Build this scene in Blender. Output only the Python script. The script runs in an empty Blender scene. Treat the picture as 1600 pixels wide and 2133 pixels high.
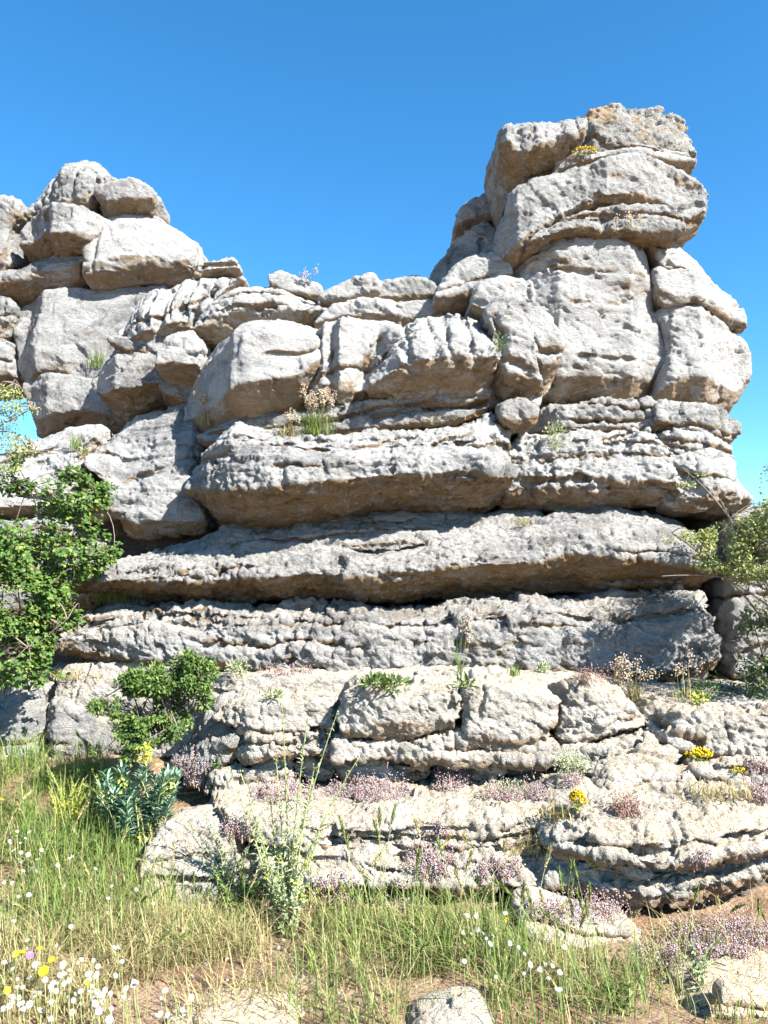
import bpy, math, random
import numpy as np
from mathutils import Vector

# ------------------------------------------------------------------ camera, sky, sun, exposure
scene = bpy.context.scene
COL = scene.collection
FPX, EYE, PITCH = 1660.0, 1.55, math.radians(4.96)
cam_data = bpy.data.cameras.new('camera')
cam_data.sensor_fit = 'VERTICAL'
cam_data.sensor_height = 36.0
cam_data.lens = 36.0 * FPX / 2133.0
cam_data.clip_start = 0.05
cam_data.clip_end = 5000.0
cam = bpy.data.objects.new('camera', cam_data)
cam.location = (0, 0, EYE)
cam.rotation_euler = (math.pi / 2 + PITCH, 0, 0)
COL.objects.link(cam)
scene.camera = cam

SUN_DIR = Vector((0.58, -0.50, 0.645)).normalized()      # from the scene towards the sun
SUN_EL = math.asin(SUN_DIR.z)
SUN_AZ = math.atan2(SUN_DIR.x, SUN_DIR.y)               # from +Y towards +X
world = bpy.data.worlds.new('World')
scene.world = world
world.use_nodes = True
wn = world.node_tree.nodes
wl = world.node_tree.links
wn.clear()
w_out = wn.new('ShaderNodeOutputWorld')
w_bg = wn.new('ShaderNodeBackground')
w_sky = wn.new('ShaderNodeTexSky')
w_sky.sky_type = 'NISHITA'
w_sky.sun_disc = False
w_sky.sun_elevation = SUN_EL
w_sky.sun_rotation = SUN_AZ
w_sky.altitude = 1200
w_sky.air_density = 1.0
w_sky.dust_density = 0.0
w_sky.ozone_density = 5.0
w_bg.inputs["Strength"].default_value = 0.084
w_hs = wn.new('ShaderNodeHueSaturation')
w_hs.inputs['Saturation'].default_value = 1.22
w_hs.inputs['Hue'].default_value = 0.491
wl.new(w_sky.outputs[0], w_hs.inputs['Color'])
wl.new(w_hs.outputs[0], w_bg.inputs['Color'])
wl.new(w_bg.outputs[0], w_out.inputs['Surface'])

sun_data = bpy.data.lights.new('sun', 'SUN')
sun_data.energy = 5.0
sun_data.angle = math.radians(0.53)
sun_data.color = (1.0, 0.965, 0.905)
sun = bpy.data.objects.new('sun', sun_data)
sun.rotation_euler = SUN_DIR.to_track_quat('Z', 'Y').to_euler()
sun.location = (6, -5, 9)
COL.objects.link(sun)

scene.view_settings.view_transform = 'Standard'
scene.view_settings.look = 'None'
scene.view_settings.exposure = 1.84
scene.view_settings.gamma = 1.0
scene.view_settings.use_curve_mapping = False
scene.render.engine = 'CYCLES'
scene.cycles.use_denoising = True
scene.cycles.max_bounces = 5
scene.cycles.diffuse_bounces = 2
scene.cycles.adaptive_threshold = 0.025

# ------------------------------------------------------------------ helpers
rng = np.random.default_rng(7)
random.seed(7)
CP, SP = math.cos(PITCH), math.sin(PITCH)


def at(px, py, Y):
    """world point seen at photo pixel (px, py) when it stands Y metres away"""
    dx = (px - 800.0) / FPX
    dy = (1066.5 - py) / FPX
    wy = CP - dy * SP
    wz = SP + dy * CP
    t = Y / wy
    return np.array((dx * t, Y, EYE + wz * t))


def smooth(a, b, x):
    t = np.clip((x - a) / (b - a), 0, 1)
    return t * t * (3 - 2 * t)


def _hash(ix, iy, iz, seed):
    h = (ix.astype(np.uint32) * np.uint32(374761393) + iy.astype(np.uint32) * np.uint32(668265263)
         + iz.astype(np.uint32) * np.uint32(2147483647) + np.uint32((seed * 974634777 + 12345) & 0xffffffff))
    h = (h ^ (h >> np.uint32(13))) * np.uint32(1274126177)
    h = (h ^ (h >> np.uint32(16))) * np.uint32(2246822519)
    return h ^ (h >> np.uint32(15))


def vnoise(x, y, z, seed=0):
    """smooth value noise in -1..1"""
    xi, yi, zi = np.floor(x), np.floor(y), np.floor(z)
    fx, fy, fz = x - xi, y - yi, z - zi
    ux = fx * fx * fx * (fx * (fx * 6 - 15) + 10)
    uy = fy * fy * fy * (fy * (fy * 6 - 15) + 10)
    uz = fz * fz * fz * (fz * (fz * 6 - 15) + 10)
    xi, yi, zi = xi.astype(np.int64), yi.astype(np.int64), zi.astype(np.int64)
    out = 0.0
    for a in (0, 1):
        wx = ux if a else 1 - ux
        for b in (0, 1):
            wy = uy if b else 1 - uy
            for c in (0, 1):
                wz = uz if c else 1 - uz
                out = out + wx * wy * wz * (_hash(xi + a, yi + b, zi + c, seed) / 4294967295.0)
    return out * 2 - 1


def fbm(x, y, z, octs=4, seed=0, gain=0.5):
    s, a, f = 0.0, 1.0, 1.0
    for o in range(octs):
        s = s + a * vnoise(x * f + 3.7 * o, y * f + 1.3 * o, z * f - 2.1 * o, seed + o)
        a *= gain
        f *= 2.03
    return s


def worley(x, y, z, seed=0):
    """F1, F2, a random number of the nearest cell and a random sloping plane over it"""
    xi, yi, zi = np.floor(x).astype(np.int64), np.floor(y).astype(np.int64), np.floor(z).astype(np.int64)
    f1 = np.full(x.shape, 9.0)
    f2 = np.full(x.shape, 9.0)
    rid = np.zeros(x.shape)
    pln = np.zeros(x.shape)
    for a in (-1, 0, 1):
        for b in (-1, 0, 1):
            for c in (-1, 0, 1):
                h = _hash(xi + a, yi + b, zi + c, seed)
                px = xi + a + (h & np.uint32(1023)) / 1023.0
                py = yi + b + ((h >> np.uint32(10)) & np.uint32(1023)) / 1023.0
                pz = zi + c + ((h >> np.uint32(20)) & np.uint32(1023)) / 1023.0
                d = np.sqrt((x - px) ** 2 + (y - py) ** 2 + (z - pz) ** 2)
                near = d < f1
                f2 = np.where(near, f1, np.minimum(f2, d))
                rid = np.where(near, (h % np.uint32(997)) / 997.0, rid)
                ga, gb, gc = (h % np.uint32(613)) / 306.0 - 1, (h % np.uint32(409)) / 204.0 - 1, (h % np.uint32(241)) / 120.0 - 1
                pln = np.where(near, (x - px) * ga + (y - py) * gb + (z - pz) * gc, pln)
                f1 = np.where(near, d, f1)
    return f1, f2, rid, pln


def tag(o, label=None, cat=None, group=None, kind=None):
    if label:
        o['label'] = label
    if cat:
        o['category'] = cat
    if group:
        o['group'] = group
    if kind:
        o['kind'] = kind
    return o


def mesh_obj(name, V, F, mat, parent=None, smooth_shade=True, origin=None):
    """V: (n,3) array in world space, F: (m,k) array or list of faces"""
    V = np.asarray(V, dtype=np.float64)
    if origin is None:
        origin = np.array((0.0, 0.0, 0.0)) if parent is not None else np.array(
            ((V[:, 0].min() + V[:, 0].max()) / 2, (V[:, 1].min() + V[:, 1].max()) / 2, V[:, 2].min()))
    base = np.array(parent.location) if parent is not None else np.zeros(3)
    me = bpy.data.meshes.new(name)
    L = V - origin - base
    if isinstance(F, np.ndarray):
        n, k = F.shape
        me.vertices.add(len(L))
        me.vertices.foreach_set('co', L.astype(np.float32).ravel())
        me.loops.add(n * k)
        me.loops.foreach_set('vertex_index', F.astype(np.int32).ravel())
        me.polygons.add(n)
        me.polygons.foreach_set('loop_start', np.arange(0, n * k, k, dtype=np.int32))
        me.polygons.foreach_set('loop_total', np.full(n, k, dtype=np.int32))
        me.update(calc_edges=True)
    else:
        me.from_pydata([tuple(p) for p in L], [], [tuple(f) for f in F])
        me.update()
    if smooth_shade:
        me.polygons.foreach_set('use_smooth', np.ones(len(me.polygons), dtype=bool))
    me.materials.append(mat)
    o = bpy.data.objects.new(name, me)
    o.location = origin
    if parent is not None:
        o.parent = parent
    COL.objects.link(o)
    return o


def empty(name, loc):
    o = bpy.data.objects.new(name, None)
    o.empty_display_size = 0.1
    o.location = loc
    COL.objects.link(o)
    return o


# ------------------------------------------------------------------ materials
def new_mat(name):
    m = bpy.data.materials.new(name)
    m.use_nodes = True
    nt = m.node_tree
    nt.nodes.clear()
    out = nt.nodes.new('ShaderNodeOutputMaterial')
    return m, nt, out


def N(nt, kind, **kw):
    n = nt.nodes.new(kind)
    for k, v in kw.items():
        if k in n.inputs:
            n.inputs[k].default_value = v
        else:
            setattr(n, k, v)
    return n


def noise_node(nt, vec, scale, detail=6, rough=0.6, dist=0.0):
    n = N(nt, 'ShaderNodeTexNoise')
    n.inputs['Scale'].default_value = scale
    n.inputs['Detail'].default_value = detail
    n.inputs['Roughness'].default_value = rough
    n.inputs['Distortion'].default_value = dist
    nt.links.new(vec, n.inputs['Vector'])
    return n.outputs['Fac']


def ramp(nt, fac, lo, hi, vlo=0.0, vhi=1.0):
    n = N(nt, 'ShaderNodeMapRange')
    n.interpolation_type = 'SMOOTHSTEP'
    n.inputs['From Min'].default_value = lo
    n.inputs['From Max'].default_value = hi
    n.inputs['To Min'].default_value = vlo
    n.inputs['To Max'].default_value = vhi
    nt.links.new(fac, n.inputs['Value'])
    return n.outputs['Result']


def mixc(nt, fac, a, b):
    n = N(nt, 'ShaderNodeMix')
    n.data_type = 'RGBA'
    for sock, v in ((n.inputs[0], fac), (n.inputs[6], a), (n.inputs[7], b)):
        if isinstance(v, (tuple, list)):
            sock.default_value = (*v, 1.0)
        elif isinstance(v, (int, float)):
            sock.default_value = v
        else:
            nt.links.new(v, sock)
    return n.outputs[2]


def mth(nt, op, a, b=None):
    n = N(nt, 'ShaderNodeMath', operation=op)
    for sock, v in zip(n.inputs, (a, b)):
        if v is None:
            continue
        if isinstance(v, (int, float)):
            sock.default_value = v
        else:
            nt.links.new(v, sock)
    return n.outputs[0]


def limestone(name, light, mid, dark, dark_amt=0.5, ochre=0.7, top_dust=0.0, lichen=0.3, bump=1.0, stain_shade=(0.40, 0.27, 0.13)):
    m, nt, out = new_mat(name)
    L = nt.links
    geo = N(nt, 'ShaderNodeNewGeometry')
    pos = geo.outputs['Position']
    mp = N(nt, 'ShaderNodeMapping')
    mp.inputs['Scale'].default_value = (1, 1, 2.2)
    L.new(pos, mp.inputs['Vector'])
    lay = mp.outputs[0]
    mv = N(nt, 'ShaderNodeMapping')
    mv.inputs['Scale'].default_value = (2.6, 2.6, 0.55)
    L.new(pos, mv.inputs['Vector'])
    streak = mv.outputs[0]
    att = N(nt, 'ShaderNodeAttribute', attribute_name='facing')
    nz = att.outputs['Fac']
    # broad tone, then patina, then rain streaks, then speckle
    n1 = ramp(nt, noise_node(nt, lay, 3.2, 7, 0.7), 0.34, 0.66)
    col = mixc(nt, n1, mid, light)
    n2 = noise_node(nt, lay, 1.5, 7, 0.72, 0.6)
    d1 = mth(nt, 'MULTIPLY', ramp(nt, n2, 0.51, 0.64), dark_amt)
    col = mixc(nt, d1, col, dark)
    n3 = noise_node(nt, streak, 4.0, 5, 0.65)
    d2 = mth(nt, 'MULTIPLY', ramp(nt, n3, 0.55, 0.66), 0.75 * dark_amt + 0.05)
    col = mixc(nt, d2, col, dark)
    # ochre on downward faces sheltered from rain, darkened to paint in belly shade
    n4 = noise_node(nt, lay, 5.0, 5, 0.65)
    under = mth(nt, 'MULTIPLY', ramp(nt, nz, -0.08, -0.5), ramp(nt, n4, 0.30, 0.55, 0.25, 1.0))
    col = mixc(nt, mth(nt, 'MULTIPLY', under, ochre), col, stain_shade)
    # tan soil dust lying on upward faces
    if top_dust > 0:
        n5 = noise_node(nt, pos, 4.0, 8, 0.7)
        up = mth(nt, 'MULTIPLY', ramp(nt, nz, 0.25, 0.8), ramp(nt, n5, 0.34, 0.56))
        col = mixc(nt, mth(nt, 'MULTIPLY', up, top_dust), col, (0.54, 0.43, 0.29))
    n6 = noise_node(nt, pos, 2.3, 6, 0.75, 1.0)
    o1 = mth(nt, 'MULTIPLY', ramp(nt, n6, 0.61 - 0.10 * (lichen > 0.5), 0.70 - 0.06 * (lichen > 0.5)), lichen)
    col = mixc(nt, o1, col, (0.42, 0.25, 0.09))
    mpz = N(nt, 'ShaderNodeMapping')
    mpz.inputs['Scale'].default_value = (0.75, 0.75, 1.5)
    L.new(pos, mpz.inputs['Vector'])
    n7 = noise_node(nt, mpz.outputs[0], 78, 2, 0.7)
    col = mixc(nt, ramp(nt, n7, 0.53, 0.66, 0.0, 0.5), col, dark)
    n8 = noise_node(nt, pos, 28, 3, 0.7)
    col = mixc(nt, ramp(nt, n8, 0.55, 0.75, 0.0, 0.55), col, (0.56, 0.55, 0.525))
    # small solution pits
    vor = N(nt, 'ShaderNodeTexVoronoi')
    vor.inputs['Scale'].default_value = 21
    mpv = N(nt, 'ShaderNodeMapping')
    mpv.inputs['Scale'].default_value = (0.8, 0.8, 1.9)
    L.new(pos, mpv.inputs['Vector'])
    nw = N(nt, 'ShaderNodeTexNoise')
    nw.inputs['Scale'].default_value = 18
    nw.inputs['Detail'].default_value = 2
    L.new(pos, nw.inputs['Vector'])
    va = N(nt, 'ShaderNodeVectorMath', operation='MULTIPLY_ADD')
    va.inputs[1].default_value = (0.10, 0.10, 0.10)
    L.new(nw.outputs['Color'], va.inputs[0])
    L.new(mpv.outputs[0], va.inputs[2])
    L.new(va.outputs[0], vor.inputs['Vector'])
    pit = ramp(nt, vor.outputs['Distance'], 0.10, 0.34)
    # relief
    b_a = noise_node(nt, lay, 14, 6, 0.72, 0.2)
    b_b = noise_node(nt, mpv.outputs[0], 62, 3, 0.85)
    hsum = mth(nt, 'ADD', mth(nt, 'MULTIPLY', b_a, 0.46), mth(nt, 'MULTIPLY', pit, 0.16))
    bp0 = N(nt, 'ShaderNodeBump')
    bp0.inputs['Distance'].default_value = 0.042 * bump
    L.new(hsum, bp0.inputs['Height'])
    L.new(ramp(nt, noise_node(nt, lay, 2.1, 2, 0.6), 0.36, 0.62, 0.35, 1.15), bp0.inputs['Strength'])
    bp = N(nt, 'ShaderNodeBump')
    bp.inputs['Distance'].default_value = 0.024 * bump
    L.new(b_b, bp.inputs['Height'])
    L.new(bp0.outputs[0], bp.inputs['Normal'])
    bs = N(nt, 'ShaderNodeBsdfPrincipled')
    bs.inputs['Roughness'].default_value = 0.92
    bs.inputs['Specular IOR Level'].default_value = 0.2
    L.new(col, bs.inputs['Base Color'])
    L.new(bp.outputs[0], bs.inputs['Normal'])
    L.new(bs.outputs[0], out.inputs['Surface'])
    return m


M = {}
ST1 = (0.26, 0.165, 0.075)  # underside ochre, its tone lowered so the bellies look more shaded
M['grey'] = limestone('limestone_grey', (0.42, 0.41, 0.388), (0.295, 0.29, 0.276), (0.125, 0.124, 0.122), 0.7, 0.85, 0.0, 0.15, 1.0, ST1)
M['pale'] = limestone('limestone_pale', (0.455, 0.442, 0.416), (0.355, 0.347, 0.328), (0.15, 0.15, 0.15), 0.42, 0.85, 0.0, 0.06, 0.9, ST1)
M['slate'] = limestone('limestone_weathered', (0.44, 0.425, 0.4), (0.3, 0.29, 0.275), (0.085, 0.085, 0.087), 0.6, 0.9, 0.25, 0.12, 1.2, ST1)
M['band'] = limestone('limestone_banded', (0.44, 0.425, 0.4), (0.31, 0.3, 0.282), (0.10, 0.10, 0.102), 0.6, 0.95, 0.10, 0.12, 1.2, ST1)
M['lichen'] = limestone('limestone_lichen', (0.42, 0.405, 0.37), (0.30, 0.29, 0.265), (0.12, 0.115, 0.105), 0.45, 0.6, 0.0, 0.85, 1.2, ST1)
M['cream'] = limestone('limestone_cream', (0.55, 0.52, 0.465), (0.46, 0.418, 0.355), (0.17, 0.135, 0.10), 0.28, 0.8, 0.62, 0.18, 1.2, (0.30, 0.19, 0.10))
M['tan'] = limestone('limestone_tan', (0.46, 0.38, 0.29), (0.36, 0.27, 0.19), (0.20, 0.14, 0.09), 0.3, 0.5, 0.9, 0.1, 0.8)
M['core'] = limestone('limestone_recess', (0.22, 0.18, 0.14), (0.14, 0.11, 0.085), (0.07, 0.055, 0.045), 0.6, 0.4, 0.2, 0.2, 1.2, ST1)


def leaf_mat(name, c1, c2, c3=None, rough=0.55, trans=0.3, scale=30):
    m, nt, out = new_mat(name)
    L = nt.links
    geo = N(nt, 'ShaderNodeNewGeometry')
    col = mixc(nt, geo.outputs['Random Per Island'], c1, c2)
    if c3:
        r2 = mth(nt, 'FRACT', mth(nt, 'MULTIPLY', geo.outputs['Random Per Island'], 17.31))
        col = mixc(nt, ramp(nt, r2, 0.72, 0.95), col, c3)
    n = noise_node(nt, geo.outputs['Position'], scale, 4, 0.6)
    hv = N(nt, 'ShaderNodeHueSaturation')
    hv.inputs['Saturation'].default_value = 1.0
    L.new(ramp(nt, n, 0.3, 0.7, 0.75, 1.25), hv.inputs['Value'])
    L.new(col, hv.inputs['Color'])
    bs = N(nt, 'ShaderNodeBsdfPrincipled')
    bs.inputs['Roughness'].default_value = rough
    bs.inputs['Specular IOR Level'].default_value = 0.35
    L.new(hv.outputs[0], bs.inputs['Base Color'])
    tr = N(nt, 'ShaderNodeBsdfTranslucent')
    L.new(hv.outputs[0], tr.inputs['Color'])
    mx = N(nt, 'ShaderNodeMixShader')
    mx.inputs[0].default_value = trans
    L.new(bs.outputs[0], mx.inputs[1])
    L.new(tr.outputs[0], mx.inputs[2])
    L.new(mx.outputs[0], out.inputs['Surface'])
    return m


M['bramble'] = leaf_mat('bramble_leaf', (0.035, 0.085, 0.014), (0.105, 0.19, 0.035), (0.21, 0.23, 0.05))
M['shrub'] = leaf_mat('shrub_leaf', (0.035, 0.08, 0.015), (0.11, 0.185, 0.035), (0.21, 0.25, 0.065))
M['hawthorn'] = leaf_mat('hawthorn_leaf', (0.16, 0.22, 0.05), (0.32, 0.36, 0.12), (0.42, 0.38, 0.16))
M['grass'] = leaf_mat('grass_green', (0.09, 0.17, 0.03), (0.22, 0.30, 0.07), (0.40, 0.36, 0.15), 0.6, 0.35)
M['straw'] = leaf_mat('grass_dry', (0.31, 0.25, 0.11), (0.45, 0.37, 0.19), (0.22, 0.25, 0.08), 0.7, 0.3)
M['euph'] = leaf_mat('spurge_leaf', (0.09, 0.18, 0.12), (0.19, 0.30, 0.20), (0.24, 0.34, 0.18), 0.5, 0.15)
M['lime'] = leaf_mat('lime_leaf', (0.30, 0.36, 0.05), (0.46, 0.46, 0.07), (0.55, 0.50, 0.06))
M['sage'] = leaf_mat('sage_leaf', (0.25, 0.32, 0.16), (0.40, 0.45, 0.26), (0.48, 0.48, 0.25))
M['pink'] = leaf_mat('stonecrop_pink', (0.27, 0.18, 0.185), (0.43, 0.34, 0.35), (0.50, 0.45, 0.44), 0.7, 0.15)
M['stonecrop_red'] = leaf_mat('stonecrop_red', (0.26, 0.12, 0.11), (0.40, 0.24, 0.21), (0.28, 0.28, 0.13), 0.7, 0.15)
M['yellow'] = leaf_mat('petal_yellow', (0.55, 0.37, 0.01), (0.6, 0.46, 0.015), None, 0.6, 0.25)
M['white'] = leaf_mat('petal_white', (0.40, 0.40, 0.39), (0.50, 0.50, 0.49), None, 0.6, 0.25)
M['purple'] = leaf_mat('petal_purple', (0.20, 0.08, 0.28), (0.30, 0.14, 0.38), None, 0.6, 0.2)
M['mauve'] = leaf_mat('petal_mauve', (0.52, 0.36, 0.55), (0.62, 0.46, 0.62), None, 0.6, 0.2)
M['seed'] = leaf_mat('seed_head', (0.56, 0.44, 0.30), (0.74, 0.64, 0.50), (0.60, 0.42, 0.34), 0.7, 0.3)
M['ear'] = leaf_mat('grass_ear', (0.40, 0.38, 0.13), (0.55, 0.50, 0.22), (0.40, 0.30, 0.22), 0.7, 0.35)
M['wood'] = leaf_mat('twig_bark', (0.13, 0.10, 0.075), (0.22, 0.18, 0.14), None, 0.85, 0.0)
M['stem'] = leaf_mat('green_stem', (0.24, 0.28, 0.10), (0.38, 0.40, 0.18), None, 0.6, 0.1)

# ------------------------------------------------------------------ rock builder
def chaikin(P, k=1):
    for _ in range(k):
        Q = np.roll(P, -1, axis=0)
        P = np.stack((P * 0.87 + Q * 0.13, P * 0.13 + Q * 0.87), axis=1).reshape(-1, 2)
    return P


def poly_sdf(P, X, Z):
    d = np.full(X.shape, 1e9)
    inside = np.zeros(X.shape, dtype=bool)
    n = len(P)
    for i in range(n):
        ax, az = P[i]
        bx, bz = P[(i + 1) % n]
        ex, ez = bx - ax, bz - az
        wx, wz = X - ax, Z - az
        t = np.clip((wx * ex + wz * ez) / (ex * ex + ez * ez + 1e-12), 0, 1)
        d = np.minimum(d, (wx - ex * t) ** 2 + (wz - ez * t) ** 2)
        if az != bz:
            c = ((az <= Z) & (bz > Z)) | ((bz <= Z) & (az > Z))
            xc = ax + (Z - az) / (bz - az) * ex
            inside ^= c & (X < xc)
    d = np.sqrt(d)
    return np.where(inside, -d, d)


def line_dist(P, X, Z):
    d = np.full(X.shape, 1e9)
    for (ax, az), (bx, bz) in zip(P[:-1], P[1:]):
        ex, ez = bx - ax, bz - az
        wx, wz = X - ax, Z - az
        t = np.clip((wx * ex + wz * ez) / (ex * ex + ez * ez + 1e-12), 0, 1)
        d = np.minimum(d, (wx - ex * t) ** 2 + (wz - ez * t) ** 2)
    return np.sqrt(d)


def surface_nets(S, o, h, ys):
    nx, ny, nz = S.shape
    inn = S < 0
    c = [inn[i:nx - 1 + i, j:ny - 1 + j, k:nz - 1 + k] for i in (0, 1) for j in (0, 1) for k in (0, 1)]
    cnt = np.zeros(c[0].shape, dtype=np.int8)
    for q in c:
        cnt += q
    act = (cnt > 0) & (cnt < 8)
    idx = np.full(act.shape, -1, dtype=np.int64)
    I, J, K = np.nonzero(act)
    idx[I, J, K] = np.arange(len(I))
    acc = np.zeros((len(I), 3))
    num = np.zeros(len(I))
    corners = [(i, j, k) for i in (0, 1) for j in (0, 1) for k in (0, 1)]
    for a in corners:
        for ax in range(3):
            if a[ax]:
                continue
            b = list(a)
            b[ax] = 1
            va = S[I + a[0], J + a[1], K + a[2]]
            vb = S[I + b[0], J + b[1], K + b[2]]
            cr = (va < 0) != (vb < 0)
            t = np.where(cr, va / np.where(cr, va - vb, 1.0), 0.0)
            p = np.tile(np.array(a, dtype=float), (len(I), 1))
            p[:, ax] += t
            acc += p * cr[:, None]
            num += cr
    fr = acc / num[:, None]
    V = np.stack((o[0] + (I + fr[:, 0]) * h, ys[J] + fr[:, 1] * (ys[J + 1] - ys[J]), o[2] + (K + fr[:, 2]) * h), 1)
    faces = []
    for ax in range(3):
        u, v = [(1, 2), (2, 0), (0, 1)][ax]
        sl0 = [slice(None)] * 3
        sl1 = [slice(None)] * 3
        sl0[ax] = slice(0, -1)
        sl1[ax] = slice(1, None)
        A, B = inn[tuple(sl0)], inn[tuple(sl1)]
        ch = A != B
        P = np.stack(np.nonzero(ch), 1)
        flip = A[P[:, 0], P[:, 1], P[:, 2]]
        ok = (P[:, u] > 0) & (P[:, v] > 0) & (P[:, u] < S.shape[u] - 1) & (P[:, v] < S.shape[v] - 1)
        P, flip = P[ok], flip[ok]

        def cell(du, dv):
            Q = P.copy()
            Q[:, u] -= du
            Q[:, v] -= dv
            return idx[Q[:, 0], Q[:, 1], Q[:, 2]]
        q = np.stack((cell(1, 1), cell(0, 1), cell(0, 0), cell(1, 0)), 1)
        q = np.where(flip[:, None], q, q[:, ::-1])
        faces.append(q)
    return V, np.concatenate(faces)


def vert_normals(V, F):
    a, b, c, d = V[F[:, 0]], V[F[:, 1]], V[F[:, 2]], V[F[:, 3]]
    n = np.cross(c - a, d - b)
    out = np.zeros_like(V)
    for k in range(4):
        for ax in range(3):
            out[:, ax] += np.bincount(F[:, k], weights=n[:, ax], minlength=len(V))
    return out / (np.linalg.norm(out, axis=1, keepdims=True) + 1e-12)


ROCK_N = [0]


def rock(name, label, poly, Y, T=0.6, r=0.08, prof=None, plan=None, cracks=(), lump=0.03, rough=1.0, facet=0.0,
         pits=0.0, beds=0.0, flutes=0.0, vox=None, mat='grey', parent=None, cat='boulder', group=None, edge=0.02,
         undul=0.04, tilt=0.0, cut=1, back=0.12, grow=0.014, seams=None, joints=None):
    """a block of rock: its face outline at Y metres, running T metres back, with a profile in depth from foot (v=0) to top (v=1)"""
    ROCK_N[0] += 1
    sd = ROCK_N[0] * 11
    if seams is None:
        seams = (0 if Y > 6.3 else 1) if name == 'boulder' else 2
    if joints is None:
        joints = 0 if name == 'boulder' else 1
    vox = vox or max(0.0108, 0.0023 * Y)
    r, lump, facet = r * 0.34, lump * 0.65, facet * 0.6
    P3 = np.array([at(x, y, Y + back) for x, y in poly])
    P = chaikin(P3[:, (0, 2)], cut)
    pad = 4 * vox + edge * 2
    x0, x1 = P[:, 0].min() - pad, P[:, 0].max() + pad
    z0, z1 = P[:, 1].min() - pad, P[:, 1].max() + pad
    xs = np.arange(x0, x1 + vox, vox)
    zs = np.arange(z0, z1 + vox, vox)
    X, Z = np.meshgrid(xs, zs, indexing='ij')
    d2 = poly_sdf(P, X, Z)
    d2 = d2 + edge * fbm(X * 3.1, Z * 5.0, X * 0 + sd, 4, sd)
    d2 = d2 - grow
    ins = d2 < 0
    has = ins.any(1)
    lo = np.where(has, zs[np.argmax(ins, 1)], np.nan)
    hi = np.where(has, zs[len(zs) - 1 - np.argmax(ins[:, ::-1], 1)], np.nan)
    good = np.nonzero(has)[0]
    lo = np.interp(np.arange(len(xs)), good, lo[good])
    hi = np.interp(np.arange(len(xs)), good, hi[good])
    k = max(3, int(0.12 / vox))
    ker = np.ones(2 * k + 1) / (2 * k + 1)
    lo = np.convolve(np.pad(lo, k, mode='edge'), ker, 'valid')
    hi = np.convolve(np.pad(hi, k, mode='edge'), ker, 'valid')
    v = np.clip((Z - lo[:, None]) / np.maximum(hi - lo, 0.05)[:, None], 0, 1)
    wob = 0.05 * fbm(X * 1.7, Z * 0.8, X * 0 + sd * 0.7, 3, sd + 3)
    v = np.clip(v + wob, 0, 1)
    yf = np.zeros(X.shape) + Y
    if prof:
        pv, po = zip(*prof)
        sc = min(1.0, float(np.mean(hi[good] - lo[good])) / 0.42)
        yf = yf + sc * np.interp(v, pv, po)
    if plan:
        pl = np.array([(at(x, 1066, Y)[0], o) for x, o in plan])
        yf = yf + np.interp(X, pl[:, 0], pl[:, 1])
    yf = yf + tilt * (Z - z0)
    yf = yf + undul * fbm(X * 1.5, Z * 2.2, X * 0 + sd * 1.3, 4, sd + 5)
    cw = 0.016 * fbm(X * 9, Z * 9, X * 0 + sd, 3, sd + 9)
    for line, wdt, dep in cracks:
        LP = np.array([at(x, y, Y) for x, y in line])[:, (0, 2)]
        dl = line_dist(LP, X, Z) + cw
        g = np.exp(-(np.maximum(dl, 0) / wdt) ** 2)
        amp = 0.55 + 0.45 * vnoise(X * 6, Z * 6, X * 0 + sd, sd + 13)
        yf = yf + dep * g * amp
    H = np.maximum(hi - lo, 0.05)[:, None]
    rs = np.random.default_rng(sd)
    for q in range(seams):       # thin bedding seams, broken along their length
        vb = rs.uniform(.25, .85)
        wz = 0.03 * vnoise(X * 2.0, X * 0 + q, X * 0 + sd, sd + 61 + q) + 0.012 * vnoise(X * 9, X * 0 + q, X * 0 + sd, sd + 71 + q)
        msk = smooth(-.15, .25, vnoise(X * 1.6, Z * 0 + q * 3.1, X * 0 + sd, sd + 81 + q))
        yf = yf + rs.uniform(.03, .07) * msk * np.exp(-(((v - vb) * H + wz) / 0.011) ** 2)
    for q in range(joints):      # upright cracks
        xb = rs.uniform(xs[0] + .1, xs[-1] - .1) if xs[-1] - xs[0] > .5 else xs[0] - 1
        wx0 = 0.04 * vnoise(Z * 3, X * 0 + q, X * 0 + sd, sd + 91 + q) + 0.012 * vnoise(Z * 13, X * 0 + q, X * 0 + sd, sd + 95 + q)
        yf = yf + rs.uniform(.02, .05) * np.exp(-((X - xb + wx0) / 0.010) ** 2) * smooth(rs.uniform(0, .5), .6, v)
    if flutes:
        fx = X + 0.05 * fbm(X * 2, Z * 2, X * 0, 2, sd + 17)
        fl = np.abs(vnoise(fx * 13, Z * 0.8, X * 0 + sd, sd + 19))
        yf = yf + flutes * (np.exp(-(fl / 0.25) ** 2)) * smooth(0.12, 0.4, v)
    ymin = yf[ins].min() - 3 * vox - 0.02 if ins.any() else Y - 0.2
    ys = [ymin]
    fine_to = float(np.quantile(yf[ins], .97)) + 0.05
    while ys[-1] < Y + T + 2 * vox:
        ys.append(ys[-1] + (vox if ys[-1] < fine_to else min(vox * 6, (ys[-1] - fine_to) * 0.35 + vox)))
    ys = np.array(ys)
    S2 = d2[:, None, :]
    F3 = yf[:, None, :] - ys[None, :, None]
    B3 = (ys - (Y + T))[None, :, None]
    a, b = S2 + r, F3 + r
    S = np.minimum(np.maximum(a, b), 0) + np.sqrt(np.maximum(a, 0) ** 2 + np.maximum(b, 0) ** 2) - r
    S = np.maximum(S, B3)
    V, F = surface_nets(S.astype(np.float32), np.array((xs[0], ys[0], zs[0])), vox, ys)
    del S
    nrm = vert_normals(V, F)
    # the hidden back is closed with one coarse fan instead of thousands of voxel faces
    bk = (V[F][:, :, 1] > Y + T - 0.004).all(1)
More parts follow.
